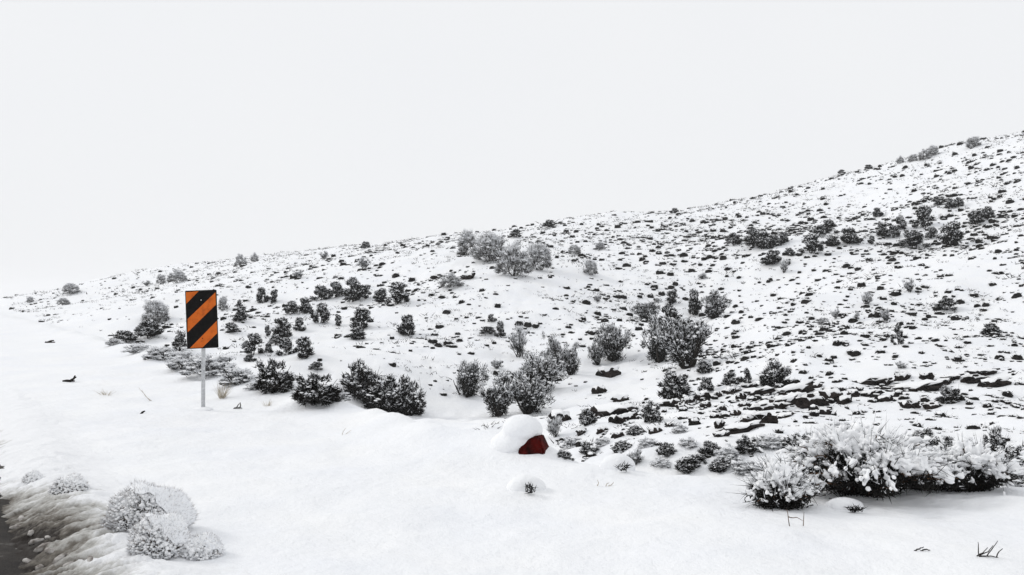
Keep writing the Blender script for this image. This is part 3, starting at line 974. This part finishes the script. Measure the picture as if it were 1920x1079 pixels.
def voxel(V, F, size, mat, name, iters=2):
    me = mesh(name, V, F, mat, True)
    o = link(name + '_tmp', me)
    md = o.modifiers.new('r', 'REMESH')
    md.mode = 'VOXEL'
    md.voxel_size = size
    md.use_smooth_shade = True
    sm = o.modifiers.new('s', 'SMOOTH')
    sm.iterations = iters
    dg = bpy.context.evaluated_depsgraph_get()
    r_ = bpy.data.meshes.new_from_object(o.evaluated_get(dg))
    r_.name = name
    bpy.data.objects.remove(o)
    return r_

# fine grass tips that grey the slope between the tufts
gq = np.random.default_rng(77)
N = 26000
dd = 12 + (130 - 12) * gq.uniform(0, 1, N) ** 0.7
ax = gq.uniform(-.64, .64, N) * dd
ay = dd
tN, nN = -.54 * ax + .84 * ay, .84 * ax + .54 * ay
keep = (gq.uniform(size=N) < np.clip(.45 + .8 * fbm(ax * .35 + 9, ay * .35, 3), .05, 1)) & (nN > edge_of(tN) + 2.2)
ax, ay, dd = ax[keep], ay[keep], dd[keep]
az_ = height(ax, ay)
qx, qy, _ = project(np.stack([ax, ay, az_], -1))
pk = np.ones(len(ax))
for cx, cy, rx, ry, k in SMOOTH:
    q = ((qx - cx) / rx) ** 2 + ((qy - cy) / ry) ** 2
    pk *= 1 - k * sstep((1.5 - q) / 1.0)
keep = gq.uniform(size=len(ax)) < pk
base = np.stack([ax, ay, az_ - .01], -1)[keep]
sc = (np.interp(dd, [12, 40, 130], [.06, .11, .17]) * np.exp(gq.normal(0, .35, len(dd))))[keep]
rp = np.repeat(np.arange(len(base)), 5)
a_ = base[rp] + np.c_[gq.normal(0, .9, len(rp)) * sc[rp], gq.normal(0, .7, len(rp)) * sc[rp], np.zeros(len(rp))]
b_ = a_ + np.c_[gq.normal(0, .7, len(rp)) * sc[rp], gq.normal(0, .7, len(rp)) * sc[rp], gq.uniform(.3, 1.0, len(rp)) * sc[rp]]
V, F = slivers(a_, b_, .1 * sc[rp], gq)
tag(link('grass_tips', mesh('grass_tips', V, F, 'twig_grey')), 'fine grey grass tips showing through the hillside snow', 'grass', kind='stuff')

# ------------------------------------------------------------------ hazard marker sign
m, n, b = principled('sign_orange', (0.64, 0.13, 0.008), 0.45)
t = noise(n, 14, 4, coord='obj')
r = ramp_node(n, t.outputs['Fac'], [(0.3, (0.44, 0.085, 0.006)), (0.5, (0.62, 0.125, 0.008)), (0.75, (0.66, 0.15, 0.012))])
n.links.new(r.outputs['Color'], b.inputs['Base Color'])
M['sign_orange'] = m
m, n, b = flat_var('sign_black', (0.006, 0.006, 0.006), (0.012, 0.011, 0.011), 20, 0.8, 'obj')
b.inputs['Specular IOR Level'].default_value = 0.06
m, n, b = flat_var('galvanised', (0.42, 0.43, 0.44), (0.6, 0.61, 0.62), 30, 0.45, 'obj')
b.inputs['Metallic'].default_value = 0.4
flat_var('bolt_steel', (0.6, 0.6, 0.58), (0.75, 0.75, 0.74), 30, 0.4, 'obj')

def bm_obj(name, bm, mat, parent=None, smooth=False, loc=None):
    me = bpy.data.meshes.new(name)
    bmesh.ops.recalc_face_normals(bm, faces=bm.faces)
    bm.to_mesh(me)
    bm.free()
    me.materials.append(M[mat])
    for p in me.polygons:
        p.use_smooth = smooth
    return link(name, me, parent, loc)

def prism(pts, y0, y1):
    """polygon in the x-z plane pushed from y0 to y1."""
    bm = bmesh.new()
    f = [bm.verts.new((x, y0, z)) for x, z in pts]
    k = [bm.verts.new((x, y1, z)) for x, z in pts]
    bm.faces.new(f)
    bm.faces.new(k[::-1])
    for i in range(len(pts)):
        j = (i + 1) % len(pts)
        bm.faces.new((f[i], k[i], k[j], f[j]))
    return bm

p = ground(380, 769)
ps = p[1] / FPX
sign = bpy.data.objects.new('hazard_marker_sign', None)
C.objects.link(sign)
sign.location = p
sign.rotation_euler = (0, 0, math.atan2(-p[0], p[1]) * 0.35)
tag(sign, 'upright hazard marker with orange and black diagonal stripes on a grey post', 'road sign')
PW, PH = 57 * ps, 109 * ps
Z0 = (769 - 655) * ps
bm = bmesh.new()
bmesh.ops.create_cone(bm, cap_ends=True, segments=20, radius1=0.027, radius2=0.027, depth=Z0 + PH * 0.8 + 0.35)
bmesh.ops.translate(bm, verts=bm.verts, vec=(0, 0.03, (Z0 + PH * 0.8 + 0.35) / 2 - 0.35))
bm_obj('post', bm, 'galvanised', sign, True)
def rounded(x0, x1, z0, z1, r_):
    pts = []
    for cx, cz, a0 in ((x1 - r_, z1 - r_, 0), (x0 + r_, z1 - r_, 90), (x0 + r_, z0 + r_, 180), (x1 - r_, z0 + r_, 270)):
        for k in range(5):
            a_ = R(a0 + 22.5 * k)
            pts.append((cx + r_ * math.cos(a_), cz + r_ * math.sin(a_)))
    return pts
panel = bm_obj('panel', prism(rounded(-PW / 2, PW / 2, 0, PH, 0.012), -0.004, 0.0), 'sign_black', sign, False, (0, 0, Z0))
panel.rotation_euler = (0, R(-2.2), 0)
def uv(u, v):
    return ((u - .5) * PW, v * PH)
for pts in ([(.025, .975), (.43, .985), (.025, .775)],
            [(.05, .515), (.035, .285), (.965, .74), (.965, .955)],
            [(.095, .015), (.49, .015), (.975, .25), (.975, .465)]):
    bm_obj('stripe', prism([uv(*q) for q in pts], -0.0065, -0.0042), 'sign_orange', panel)
for zz in (0.83, 0.17):
    bm = bmesh.new()
    bmesh.ops.create_uvsphere(bm, u_segments=10, v_segments=6, radius=0.008)
    bmesh.ops.scale(bm, verts=bm.verts, vec=(1, .6, 1))
    bm_obj('bolt', bm, 'bolt_steel' if zz > .5 else 'sign_black', panel, True, (0.0, -0.007, zz * PH))
for zz in (0.83, 0.17):
    bm = prism(rounded(-0.05, 0.05, -0.018, 0.018, 0.008), 0.001, 0.012)
    bm_obj('bracket', bm, 'galvanised', panel, False, (0, 0, zz * PH))

def snow_mound(name, p, rx, ry, rz, seed, amp=0.06, sub=4, squash=1.0, parent=None, rz_=0.0, rel=False):
    """a smooth hummock of snow, its skirt running out below the ground."""
    g = np.random.default_rng(seed)
    T, F = ICO[sub]
    ph = g.uniform(0, 6.28, (7, 3))
    fr = g.uniform(.8, 3.2, (7, 3))
    d = sum(np.sin(T[:, 0] * fr[k, 0] + ph[k, 0]) * np.sin(T[:, 1] * fr[k, 1] + ph[k, 1]) * np.cos(T[:, 2] * fr[k, 2] + ph[k, 2]) for k in range(7))
    V = T * (1 + amp * d)[:, None] * np.array([rx, ry, rz])
    me = mesh(name, V, F, 'snow', True)
    o = link(name, me, parent, p)
    o.rotation_euler = (0, 0, rz_)
    return o
# little collar of snow where the post goes in
cl = snow_mound('snow_collar', (0, 0.03, -0.005), 0.13, 0.12, 0.035, 41, parent=sign)

# ------------------------------------------------------------------ red block under its snow cap
m, n, b = flat_var('red_paint', (0.012, 0.002, 0.0016), (0.085, 0.004, 0.0025), 9, 0.8, 'obj')
b.inputs['Specular IOR Level'].default_value = 0.06
t = noise(n, 50, 4, coord='obj')
bump(n, b, t.outputs['Fac'], 0.5, 0.01)
p = ground(1003, 846)
ps = p[1] / FPX
blk = bpy.data.objects.new('culvert_marker_block', None)
C.objects.link(blk)
blk.location = p
tag(blk, 'dark red block under a rounded snow cap at the edge of the shoulder', 'block')
bm = bmesh.new()
bmesh.ops.create_cube(bm, size=1)
for v in bm.verts:
    k = 0.62 if v.co.z > 0 else 1.0
    v.co = Vector((v.co.x * 54 * ps * k + (-0.02 if v.co.z > 0 else 0), v.co.y * 0.3 * k, (v.co.z + .5) * 36 * ps - 0.05))
bmesh.ops.bevel(bm, geom=bm.edges[:] , offset=0.012, segments=2, affect='EDGES')
bo = bm_obj('painted_body', bm, 'red_paint', blk, False, (0, 0.06, 0))
bo.rotation_euler = (0, 0, R(-14))
EL = [((-25, .08, 40), (36, .22, 24)), ((-32, .16, 18), (36, .22, 30)), ((-14, .16, 32), (30, .2, 26)), ((-48, .2, 4), (36, .22, 26))]
g = np.random.default_rng(51)
V, F = lumps(np.array([(c[0] * ps, c[1], c[2] * ps) for c, _ in EL]), np.array([(r_[0] * ps, r_[1], r_[2] * ps) for _, r_ in EL]), g, 3, None, .02)
link('snow_cap', voxel(V, F, .011, 'snow', 'snow_cap', 16), blk)
# ------------------------------------------------------------------ cushion bushes on the bank
def cushion(px, py, wpx, hpx, label, seed, snow_side=1.0, dens=1.0):
    g = np.random.default_rng(seed)
    p = ground(px, py)
    s = p[1] / FPX
    rx, rz = wpx * s / 2, hpx * s
    z0 = float(p[2])
    tq, nq = -.54 * p[0] + .84 * p[1], .84 * p[0] + .54 * p[1]
    if nq < 1.6:
        z0 = max(z0, bank_z(tq, nq))
    o = bpy.data.objects.new('cushion_bush', None)
    C.objects.link(o)
    o.location = (p[0], p[1] + rx * 0.5, z0 - 0.03)
    tag(o, label, 'bush', 'snow laden cushion bushes on the roadside bank')
    def surf(d):
        rr = 1 + 0.07 * np.sin(d[:, 0] * 5 + seed) * np.cos(d[:, 1] * 4 + 2) + 0.05 * np.sin(d[:, 2] * 9 + d[:, 0] * 7 + seed)
        P = d * rr[:, None] * np.array([rx, rx * 0.8, rz])
        und = np.clip((0.28 * rz - P[:, 2]) / (0.28 * rz), 0, 1)        # undercut foot
        P[:, :2] *= (1 - 0.28 * und ** 1.5)[:, None]
        return P
    T, F = ICO[4]
    keep = (T[:, 2][F] > -0.12).all(1)
    link('twig_mass', mesh('twig_mass', surf(T) * 0.93, F[keep], 'twig_grey', True), o)
    k = int(1500 * dens)
    d = g.normal(size=(k, 3))
    d[:, 2] = np.abs(d[:, 2])
    d /= np.linalg.norm(d, axis=1)[:, None]
    a_ = surf(d) * 0.88
    b_ = surf(d) * g.uniform(.98, 1.10, (k, 1)) + g.normal(0, .008, (k, 3))
    tw = link('twigs', mesh('twigs', *slivers(a_, b_, np.full(k, .0022), g), 'twig_brown'), o)
    tw['kind'] = 'stuff'
    k = int(2300 * dens)
    d = g.normal(size=(k, 3))
    d[:, 2] = np.abs(d[:, 2])
    d /= np.linalg.norm(d, axis=1)[:, None]
    pr = np.clip(0.12 + 0.75 * d[:, 2] + 0.3 * d[:, 0] * snow_side, .12, 1)  # more snow lumps towards the top and the right side
    d = d[g.uniform(size=k) < pr]
    c = surf(d) * g.uniform(.93, 1.0, (len(d), 1))
    fq = int(4200 * dens)
    fd = g.normal(size=(fq, 3))
    fd[:, 2] = np.abs(fd[:, 2])
    fd /= np.linalg.norm(fd, axis=1)[:, None]
    fa = surf(fd) * .93
    fb = surf(fd) * g.uniform(.98, 1.06, (fq, 1)) + g.normal(0, .012, (fq, 3))
    ft = link('frosted_tips', mesh('frosted_tips', *slivers(fa, fb, np.full(fq, .0036), g), 'frost'), o)
    ft['kind'] = 'stuff'
    rad = g.uniform(.005, .011, (len(d), 1)) * np.interp(d[:, 2], [0, .9], [.85, 1.35])[:, None] * np.array([1.2, 1.2, .85])
    sn = link('snow_load', mesh('snow_load', *lumps(c, rad, g, 1), 'snow_load', True), o)
    sn['kind'] = 'stuff'
    # thin blanket over the crown
    bl = link('snow_blanket', mesh('snow_blanket', surf(T) * np.array([1.03, 1.03, 1.03]), F[(T[:, 2][F] + 0.55 * T[:, 0][F] * snow_side + 0.3 * T[:, 1][F] + 0.09 * np.sin(9 * T[:, 0][F] + 7 * T[:, 1][F]) + 0.07 * np.sin(23 * T[:, 0][F] - 19 * T[:, 1][F] + 17 * T[:, 2][F]) > 0.62).all(1)], 'snow', True), o)
    return o
cushion(262, 1004, 172, 88, 'largest round grey bush crusted with snow on the roadside bank', 1, 1.0, 1.5)
cushion(286, 1056, 122, 84, 'snow crusted cushion bush in front of the largest one', 2)
cushion(362, 1050, 100, 46, 'low snow crusted cushion at the right end of the roadside bushes', 3, .8, .8)
cushion(122, 942, 72, 36, 'small dark twiggy cushion left of the largest one', 4, .4, .5)
cushion(58, 918, 40, 24, 'tiny snowy cushion farthest left on the bank', 5, .8, .3)

flat_var('clod', (0.16, 0.14, 0.125), (0.5, 0.48, 0.46), 22)
# frozen clods thrown up on the bank
def clod(px, py, r_, seed, label):
    g = np.random.default_rng(seed)
    p = ground(px, py)
    tq, nq = -.54 * p[0] + .84 * p[1], .84 * p[0] + .54 * p[1]
    T, F = ICO[2]
    V = T * (1 + g.normal(0, .13, (len(T), 1))) * np.array([1.5, .8, .6]) * r_
    z = bank_z(tq, nq) if -0.05 < nq < 1.6 else p[2]
    me = mesh('snow_clod', V, F, 'clod', True)
    o = link('snow_clod', me, None, (p[0], p[1], z + r_ * .2))
    o.rotation_euler = (g.uniform(-.3, .3), g.uniform(-.3, .3), g.uniform(0, 3))
    tag(o, label, 'snow clod', 'frozen clods on the dirty bank')
CLODS = [(68, 1028, .035), (82, 1040, .04), (97, 1050, .03), (60, 1012, .03), (112, 1062, .035), (30, 1000, .03), (130, 1070, .03),
        (52, 1060, .025), (75, 1068, .03), (20, 1040, .03), (150, 1060, .025), (40, 985, .028), (170, 1072, .025), (90, 1020, .022)]
CL = sorted(range(len(CLODS)), key=lambda i: math.hypot(CLODS[i][0], 1079 - CLODS[i][1]))
for k, (px_, py_, r_) in enumerate(CLODS):
    clod(px_, py_, r_, 600 + k, 'frozen snow clod on the dirty bank, %s the lower left corner' % (ORD[CL.index(k)] + ' to'))

# ------------------------------------------------------------------ sagebrush bowed down with snow
def sagebrush(px, py, wpx, hpx, label, seed, nb=60, d=None, lump=1.0):
    g = np.random.default_rng(seed)
    p = ground(px, py, d)
    s = p[1] / FPX
    W, H = wpx * s / 2, hpx * s
    o = bpy.data.objects.new('sagebrush', None)
    C.objects.link(o)
    o.location = p + np.array([0, W * .35, -0.02])
    tag(o, label, 'sagebrush', 'sagebrush bowed down with snow')
    P, Rr, lc, lr, lrot, ta, tb, sa_, sb_ = [], [], [], [], [], [], [], [], []
    for i in range(nb):
        az = g.uniform(0, 2 * math.pi)
        q = g.uniform(.25, 1.0)
        reach = W * q
        top = H * math.sqrt(max(0.04, 1 - (q * .93) ** 2)) * g.uniform(.8, 1.1)
        u = np.linspace(0, 1, 9)
        r0 = g.uniform(0, .1) * W
        rad_ = r0 + (reach - r0) * u ** .9
        droop = g.uniform(.0, .3) * top
        z = top * np.sin(u * g.uniform(1.35, 1.8)) - droop * u ** 3
        side = g.normal(0, .05) * W * u ** 2
        pt = np.c_[rad_ * math.cos(az) - side * math.sin(az), (rad_ * math.sin(az) + side * math.cos(az)) * .8, np.maximum(z, .01)]
        P.append(pt)
        Rr.append(.008 * (1.1 - u) + .002)
        for j in range(3, 9):
            if g.uniform() < 0.42 or (pt[j][2] < H * .3 and g.uniform() < .6):
                continue
            dirv = pt[j] - pt[j - 1]
            yaw = math.atan2(dirv[1], dirv[0])
            pitch = math.atan2(dirv[2], math.hypot(dirv[0], dirv[1]))
            for q2 in range(5):
                off = g.normal(0, .024, 3)
                lc.append(pt[j] + off + np.array([0, 0, .022]))
                L_ = g.uniform(.013, .032) * lump
                lr.append((L_ * g.uniform(1, 1.7), L_ * .75, L_ * .7))
                lrot.append(np.array(Matrix.Rotation(yaw, 3, 'Z') @ Matrix.Rotation(-pitch, 3, 'Y')))
        # side twigs with their own little loads
        for j in range(14):
            k0 = g.integers(2, 9)
            dv = g.normal(0, .05, 3) + np.array([math.cos(az), math.sin(az), .3]) * .05
            a0 = pt[k0]
            ta.append(a0)
            tb.append(a0 + dv * g.uniform(.7, 1.8))
            if g.uniform() < .4 and a0[2] > H * .45:
                e_ = a0 + dv * g.uniform(.8, 1.4)
                lc.append(e_ + np.array([0, 0, .012]))
                L_ = g.uniform(.010, .022) * lump
                lr.append((L_ * 2.0, L_ * .8, L_ * .7))
                lrot.append(np.array(Matrix.Rotation(math.atan2(dv[1], dv[0]), 3, 'Z') @ Matrix.Rotation(-math.atan2(dv[2], math.hypot(dv[0], dv[1])), 3, 'Y')))
            if g.uniform() < .5:
                sa_.append(a0 + dv * .6)
                sb_.append(a0 + dv * 1.0 + np.array([0, 0, g.uniform(.02, .06)]))
    link('stems', mesh('stems', *tubes(P, Rr, 5), 'twig_brown', True), o)
    tw = link('twigs', mesh('twigs', *slivers(np.array(ta), np.array(tb), np.full(len(ta), .0035), g), 'foliage'), o)
    tw['kind'] = 'stuff'
    # leafy dark inside
    k = nb * 120
    bi = g.integers(0, nb, k)
    uu = g.integers(1, 8, k)
    base = np.array([P[bi[q]][uu[q]] for q in range(k)])
    a_ = base * np.array([.92, .92, .85]) + g.normal(0, .022, (k, 3))
    a_[:, 2] = np.maximum(a_[:, 2] - .02, 0)
    b_ = a_ + g.normal(0, .03, (k, 3)) + np.array([0, 0, .012])
    lf = link('leaves', mesh('leaves', *slivers(a_, b_, np.full(k, .0055), g), 'foliage'), o)
    lf['kind'] = 'stuff'
    V, F = lumps(np.array(lc), np.array(lr), g, 2, np.array(lrot), .16)
    link('snow_load', voxel(V, F, .009, 'snow_load', 'snow_load'), o)['kind'] = 'stuff'
    if sa_:
        fr = link('frosted_tips', mesh('frosted_tips', *slivers(np.array(sa_), np.array(sb_), np.full(len(sa_), .004), g), 'frost'), o)
        fr['kind'] = 'stuff'
    return o
sagebrush(1640, 940, 380, 124, 'largest sagebrush bowed under thick snow at the lower right', 11, 150, None, .9)
sagebrush(1468, 954, 130, 76, 'small snow laden sagebrush at the left foot of the largest one', 12, 56, None, .72)
sagebrush(1838, 926, 190, 84, 'snow laden sagebrush right of the largest one, cut by the picture edge', 13, 52, None, .85)
sagebrush(1455, 885, 150, 66, 'snow buried sagebrush behind the left side of the largest one', 14, 50, 8.3)
sagebrush(1650, 850, 300, 84, 'snow laden sagebrush rising behind the largest one', 15, 70, 8.6)
sagebrush(1740, 922, 120, 74, 'snow laden sagebrush between the largest one and the picture edge', 16, 40)

# ------------------------------------------------------------------ hummocks, twigs and dry stems on the shoulder
def hummock(px, py, wpx, hpx, seed, label, hole=True):
    p = ground(px, py)
    s = p[1] / FPX
    g = np.random.default_rng(seed)
    o = bpy.data.objects.new('snow_hummock', None)
    C.objects.link(o)
    o.location = p
    tag(o, label, 'snow hummock')
    snow_mound('snow', (0, .1, 0), wpx * s / 2, wpx * s * .32, hpx * s, seed, .05, 4, parent=o)
    if hole:
        k = 45
        a_ = np.c_[g.normal(wpx * s * .12, .025, k), g.normal(-wpx * s * .2, .015, k), g.uniform(0, hpx * s * .5, k)]
        b_ = a_ + np.c_[g.normal(0, .03, k), g.normal(-.02, .015, k), g.uniform(.0, .05, k)]
        link('twigs', mesh('twigs', *slivers(a_, b_, np.full(k, .005), g), 'foliage'), o)['kind'] = 'stuff'
    return o
hummock(985, 922, 72, 28, 71, 'half buried tuft with a dark hole in the snow below the red block')
hummock(1160, 884, 66, 26, 72, 'smooth snow hummock in front of the small twiggy bush')
hummock(1590, 958, 70, 18, 73, 'low snow hummock in front of the largest sagebrush with two dark gaps')

def twigs(px, py, stems, label, mat='twig_brown', wid=.004, nm='dry_twig', catg='twig'):
    p = ground(px, py)
    s = p[1] / FPX
    P, Rr = [], []
    for pts in stems:
        Q = np.array([[dx * s, dy_ * s, dz * s] for dx, dy_, dz in pts])
        u = np.linspace(0, 1, 7)
        kk = np.linspace(0, 1, len(Q))
        Q = np.c_[np.interp(u, kk, Q[:, 0]), np.interp(u, kk, Q[:, 1]), np.interp(u, kk, Q[:, 2])]
        Q[1:-1] += np.random.default_rng(int(px)).normal(0, .0025, (5, 3))
        P.append(Q)
        Rr.append(wid * (1 - .6 * u))
    o = link(nm, mesh(nm, *tubes(P, Rr, 5), mat, True), None, p)
    tag(o, label, catg)
    return o
twigs(1482, 988, [[(0, 0, -5), (-5, 0, 24), (-7, 0, 32)], [(-4, 0, 18), (12, 2, 16), (24, 3, 10)], [(26, 4, -5), (26, 4, 14), (27, 4, 26)]],
      'thin bent twigs standing in the snow below the small sagebrush', 'twig_brown', .0035)
twigs(1850, 1046, [[(-12, 0, -4), (-14, 0, 16), (-16, 0, 28)], [(-12, 0, 4), (4, 0, 10), (12, 0, 22)], [(0, 4, -4), (12, 4, 12), (22, 2, 30)], [(18, 0, -4), (24, 0, 10), (30, 0, 16)], [(-12, 0, 2), (10, 0, 2), (26, 0, -3)], [(-18, 0, 2), (-6, 0, 8), (2, 0, 18)]],
      'dark forked twigs poking out of the snow at the lower right corner', 'bark', .0042)
twigs(1728, 1034, [[(-14, 0, 0), (-4, 0, 5), (4, 0, 8)], [(-2, 0, 0), (8, 0, 4), (16, 0, 2)]], 'faint twig lying in the snow left of the forked twigs', 'twig_grey', .006)
twigs(130, 718, [[(-10, 0, -3), (2, 0, 3), (12, 2, 9)], [(-4, 0, -3), (8, 0, 6), (11, 0, 12)], [(-12, 0, 1), (-2, 0, 3), (10, 0, 2)]], 'dark twig lying on the shoulder left of the sign', 'bark', .03)
twigs(94, 643, [[(-9, 0, 0), (0, 0, -1), (9, 0, 1)], [(-4, 0, 0), (2, 0, 3), (7, 0, 4)]], 'dark stub far along the shoulder left of the sign', 'bark', .05)
twigs(445, 767, [[(-8, 0, -2), (0, 0, 4), (4, 0, 10)], [(2, 0, -2), (6, 0, 6), (5, 0, 12)], [(-6, 0, 1), (2, 0, 2), (9, 0, 1)]], 'small dark twig in the snow right of the sign post', 'twig_grey', .012)
twigs(268, 776, [[(-4, 0, -2), (0, 0, 3), (4, 0, 5)]], 'short dark stub in the snow left of the sign post', 'bark', .02)
twigs(268, 752, [[(14, 0, -2), (2, 0, 12), (-8, 0, 24)], [(16, 0, -1), (4, 0, 8), (-2, 0, 20)]], 'pale bent stem in the snow left of the sign post', 'straw', .005, 'dry_grass_stalk', 'dry stalk')
twigs(1140, 914, [[(-20, 0, -1), (-18, 0, 6), (-20, 0, 12)], [(0, 0, -1), (8, 0, 4), (10, 0, 8)], [(-4, 0, -1), (-2, 0, 5), (2, 0, 7)]], 'faint pale stubs in the snow right of the half buried tuft', 'straw', .004, 'dry_grass_stalk', 'dry stalk')
twigs(645, 815, [[(-4, 0, -2), (-1, 0, 6), (4, 0, 12)], [(0, 0, -2), (8, 0, 4), (14, 0, 8)]], 'faint grass stems in the middle of the white shoulder', 'straw', .004, 'dry_grass_stalk', 'dry stalk')
twigs(54, 887, [[(-14, 0, 0), (0, 0, 2), (10, 0, 0)], [(-8, 0, 0), (2, 0, 3), (12, 0, 2)]], 'grey twig lying flat at the left above the bank', 'twig_grey', .008)

def grass_clump(px, py, wpx, hpx, k, label, seed):
    g = np.random.default_rng(seed)
    p = ground(px, py)
    s = p[1] / FPX
    an = g.uniform(0, 6.28, k)
    a_ = np.c_[np.cos(an), np.sin(an), np.zeros(k)] * .05 * g.uniform(0, 1, (k, 1)) - np.array([0, 0, .02])
    sp = g.uniform(.2, 1, k)
    b_ = a_ + np.c_[np.cos(an) * sp * wpx * s / 2, np.sin(an) * sp * wpx * s / 2, hpx * s * g.uniform(.6, 1.1, k)]
    V, F = slivers(a_, b_, np.full(k, .004), g)
    o = link('dry_grass', mesh('dry_grass', V, F, 'straw'), None, p)
    tag(o, label, 'grass clump')
    return o
grass_clump(415, 748, 50, 34, 60, 'pale frosted grass clump just right of the sign post', 81)
grass_clump(500, 762, 30, 16, 18, 'thin pale grass blades on the shoulder edge right of the sign', 82)
grass_clump(200, 742, 50, 14, 24, 'thin pale grass blades half buried on the shoulder left of the sign', 83)

# ------------------------------------------------------------------ thin haze
zmin, zmax = float(GZ.min()) - 1.0, float(GZ.max()) + 3.5
bm = bmesh.new()
bmesh.ops.create_cube(bm, size=1)
for v in bm.verts:
    v.co = Vector((v.co.x * 3300, v.co.y * 3300, zmin if v.co.z < 0 else zmax))
hm = bpy.data.materials.new('haze')
hm.use_nodes = True
hn = hm.node_tree
hn.nodes.clear()
pv = hn.nodes.new('ShaderNodeVolumePrincipled')
pv.inputs['Color'].default_value = (0.99, 0.993, 1.0, 1)
pv.inputs['Density'].default_value = 0.0004
pv.inputs['Anisotropy'].default_value = 0.2
ho = hn.nodes.new('ShaderNodeOutputMaterial')
hn.links.new(pv.outputs['Volume'], ho.inputs['Volume'])
M['haze'] = hm
tag(bm_obj('haze', bm, 'haze'), 'thin pale winter haze over the hillside', 'haze', kind='stuff')
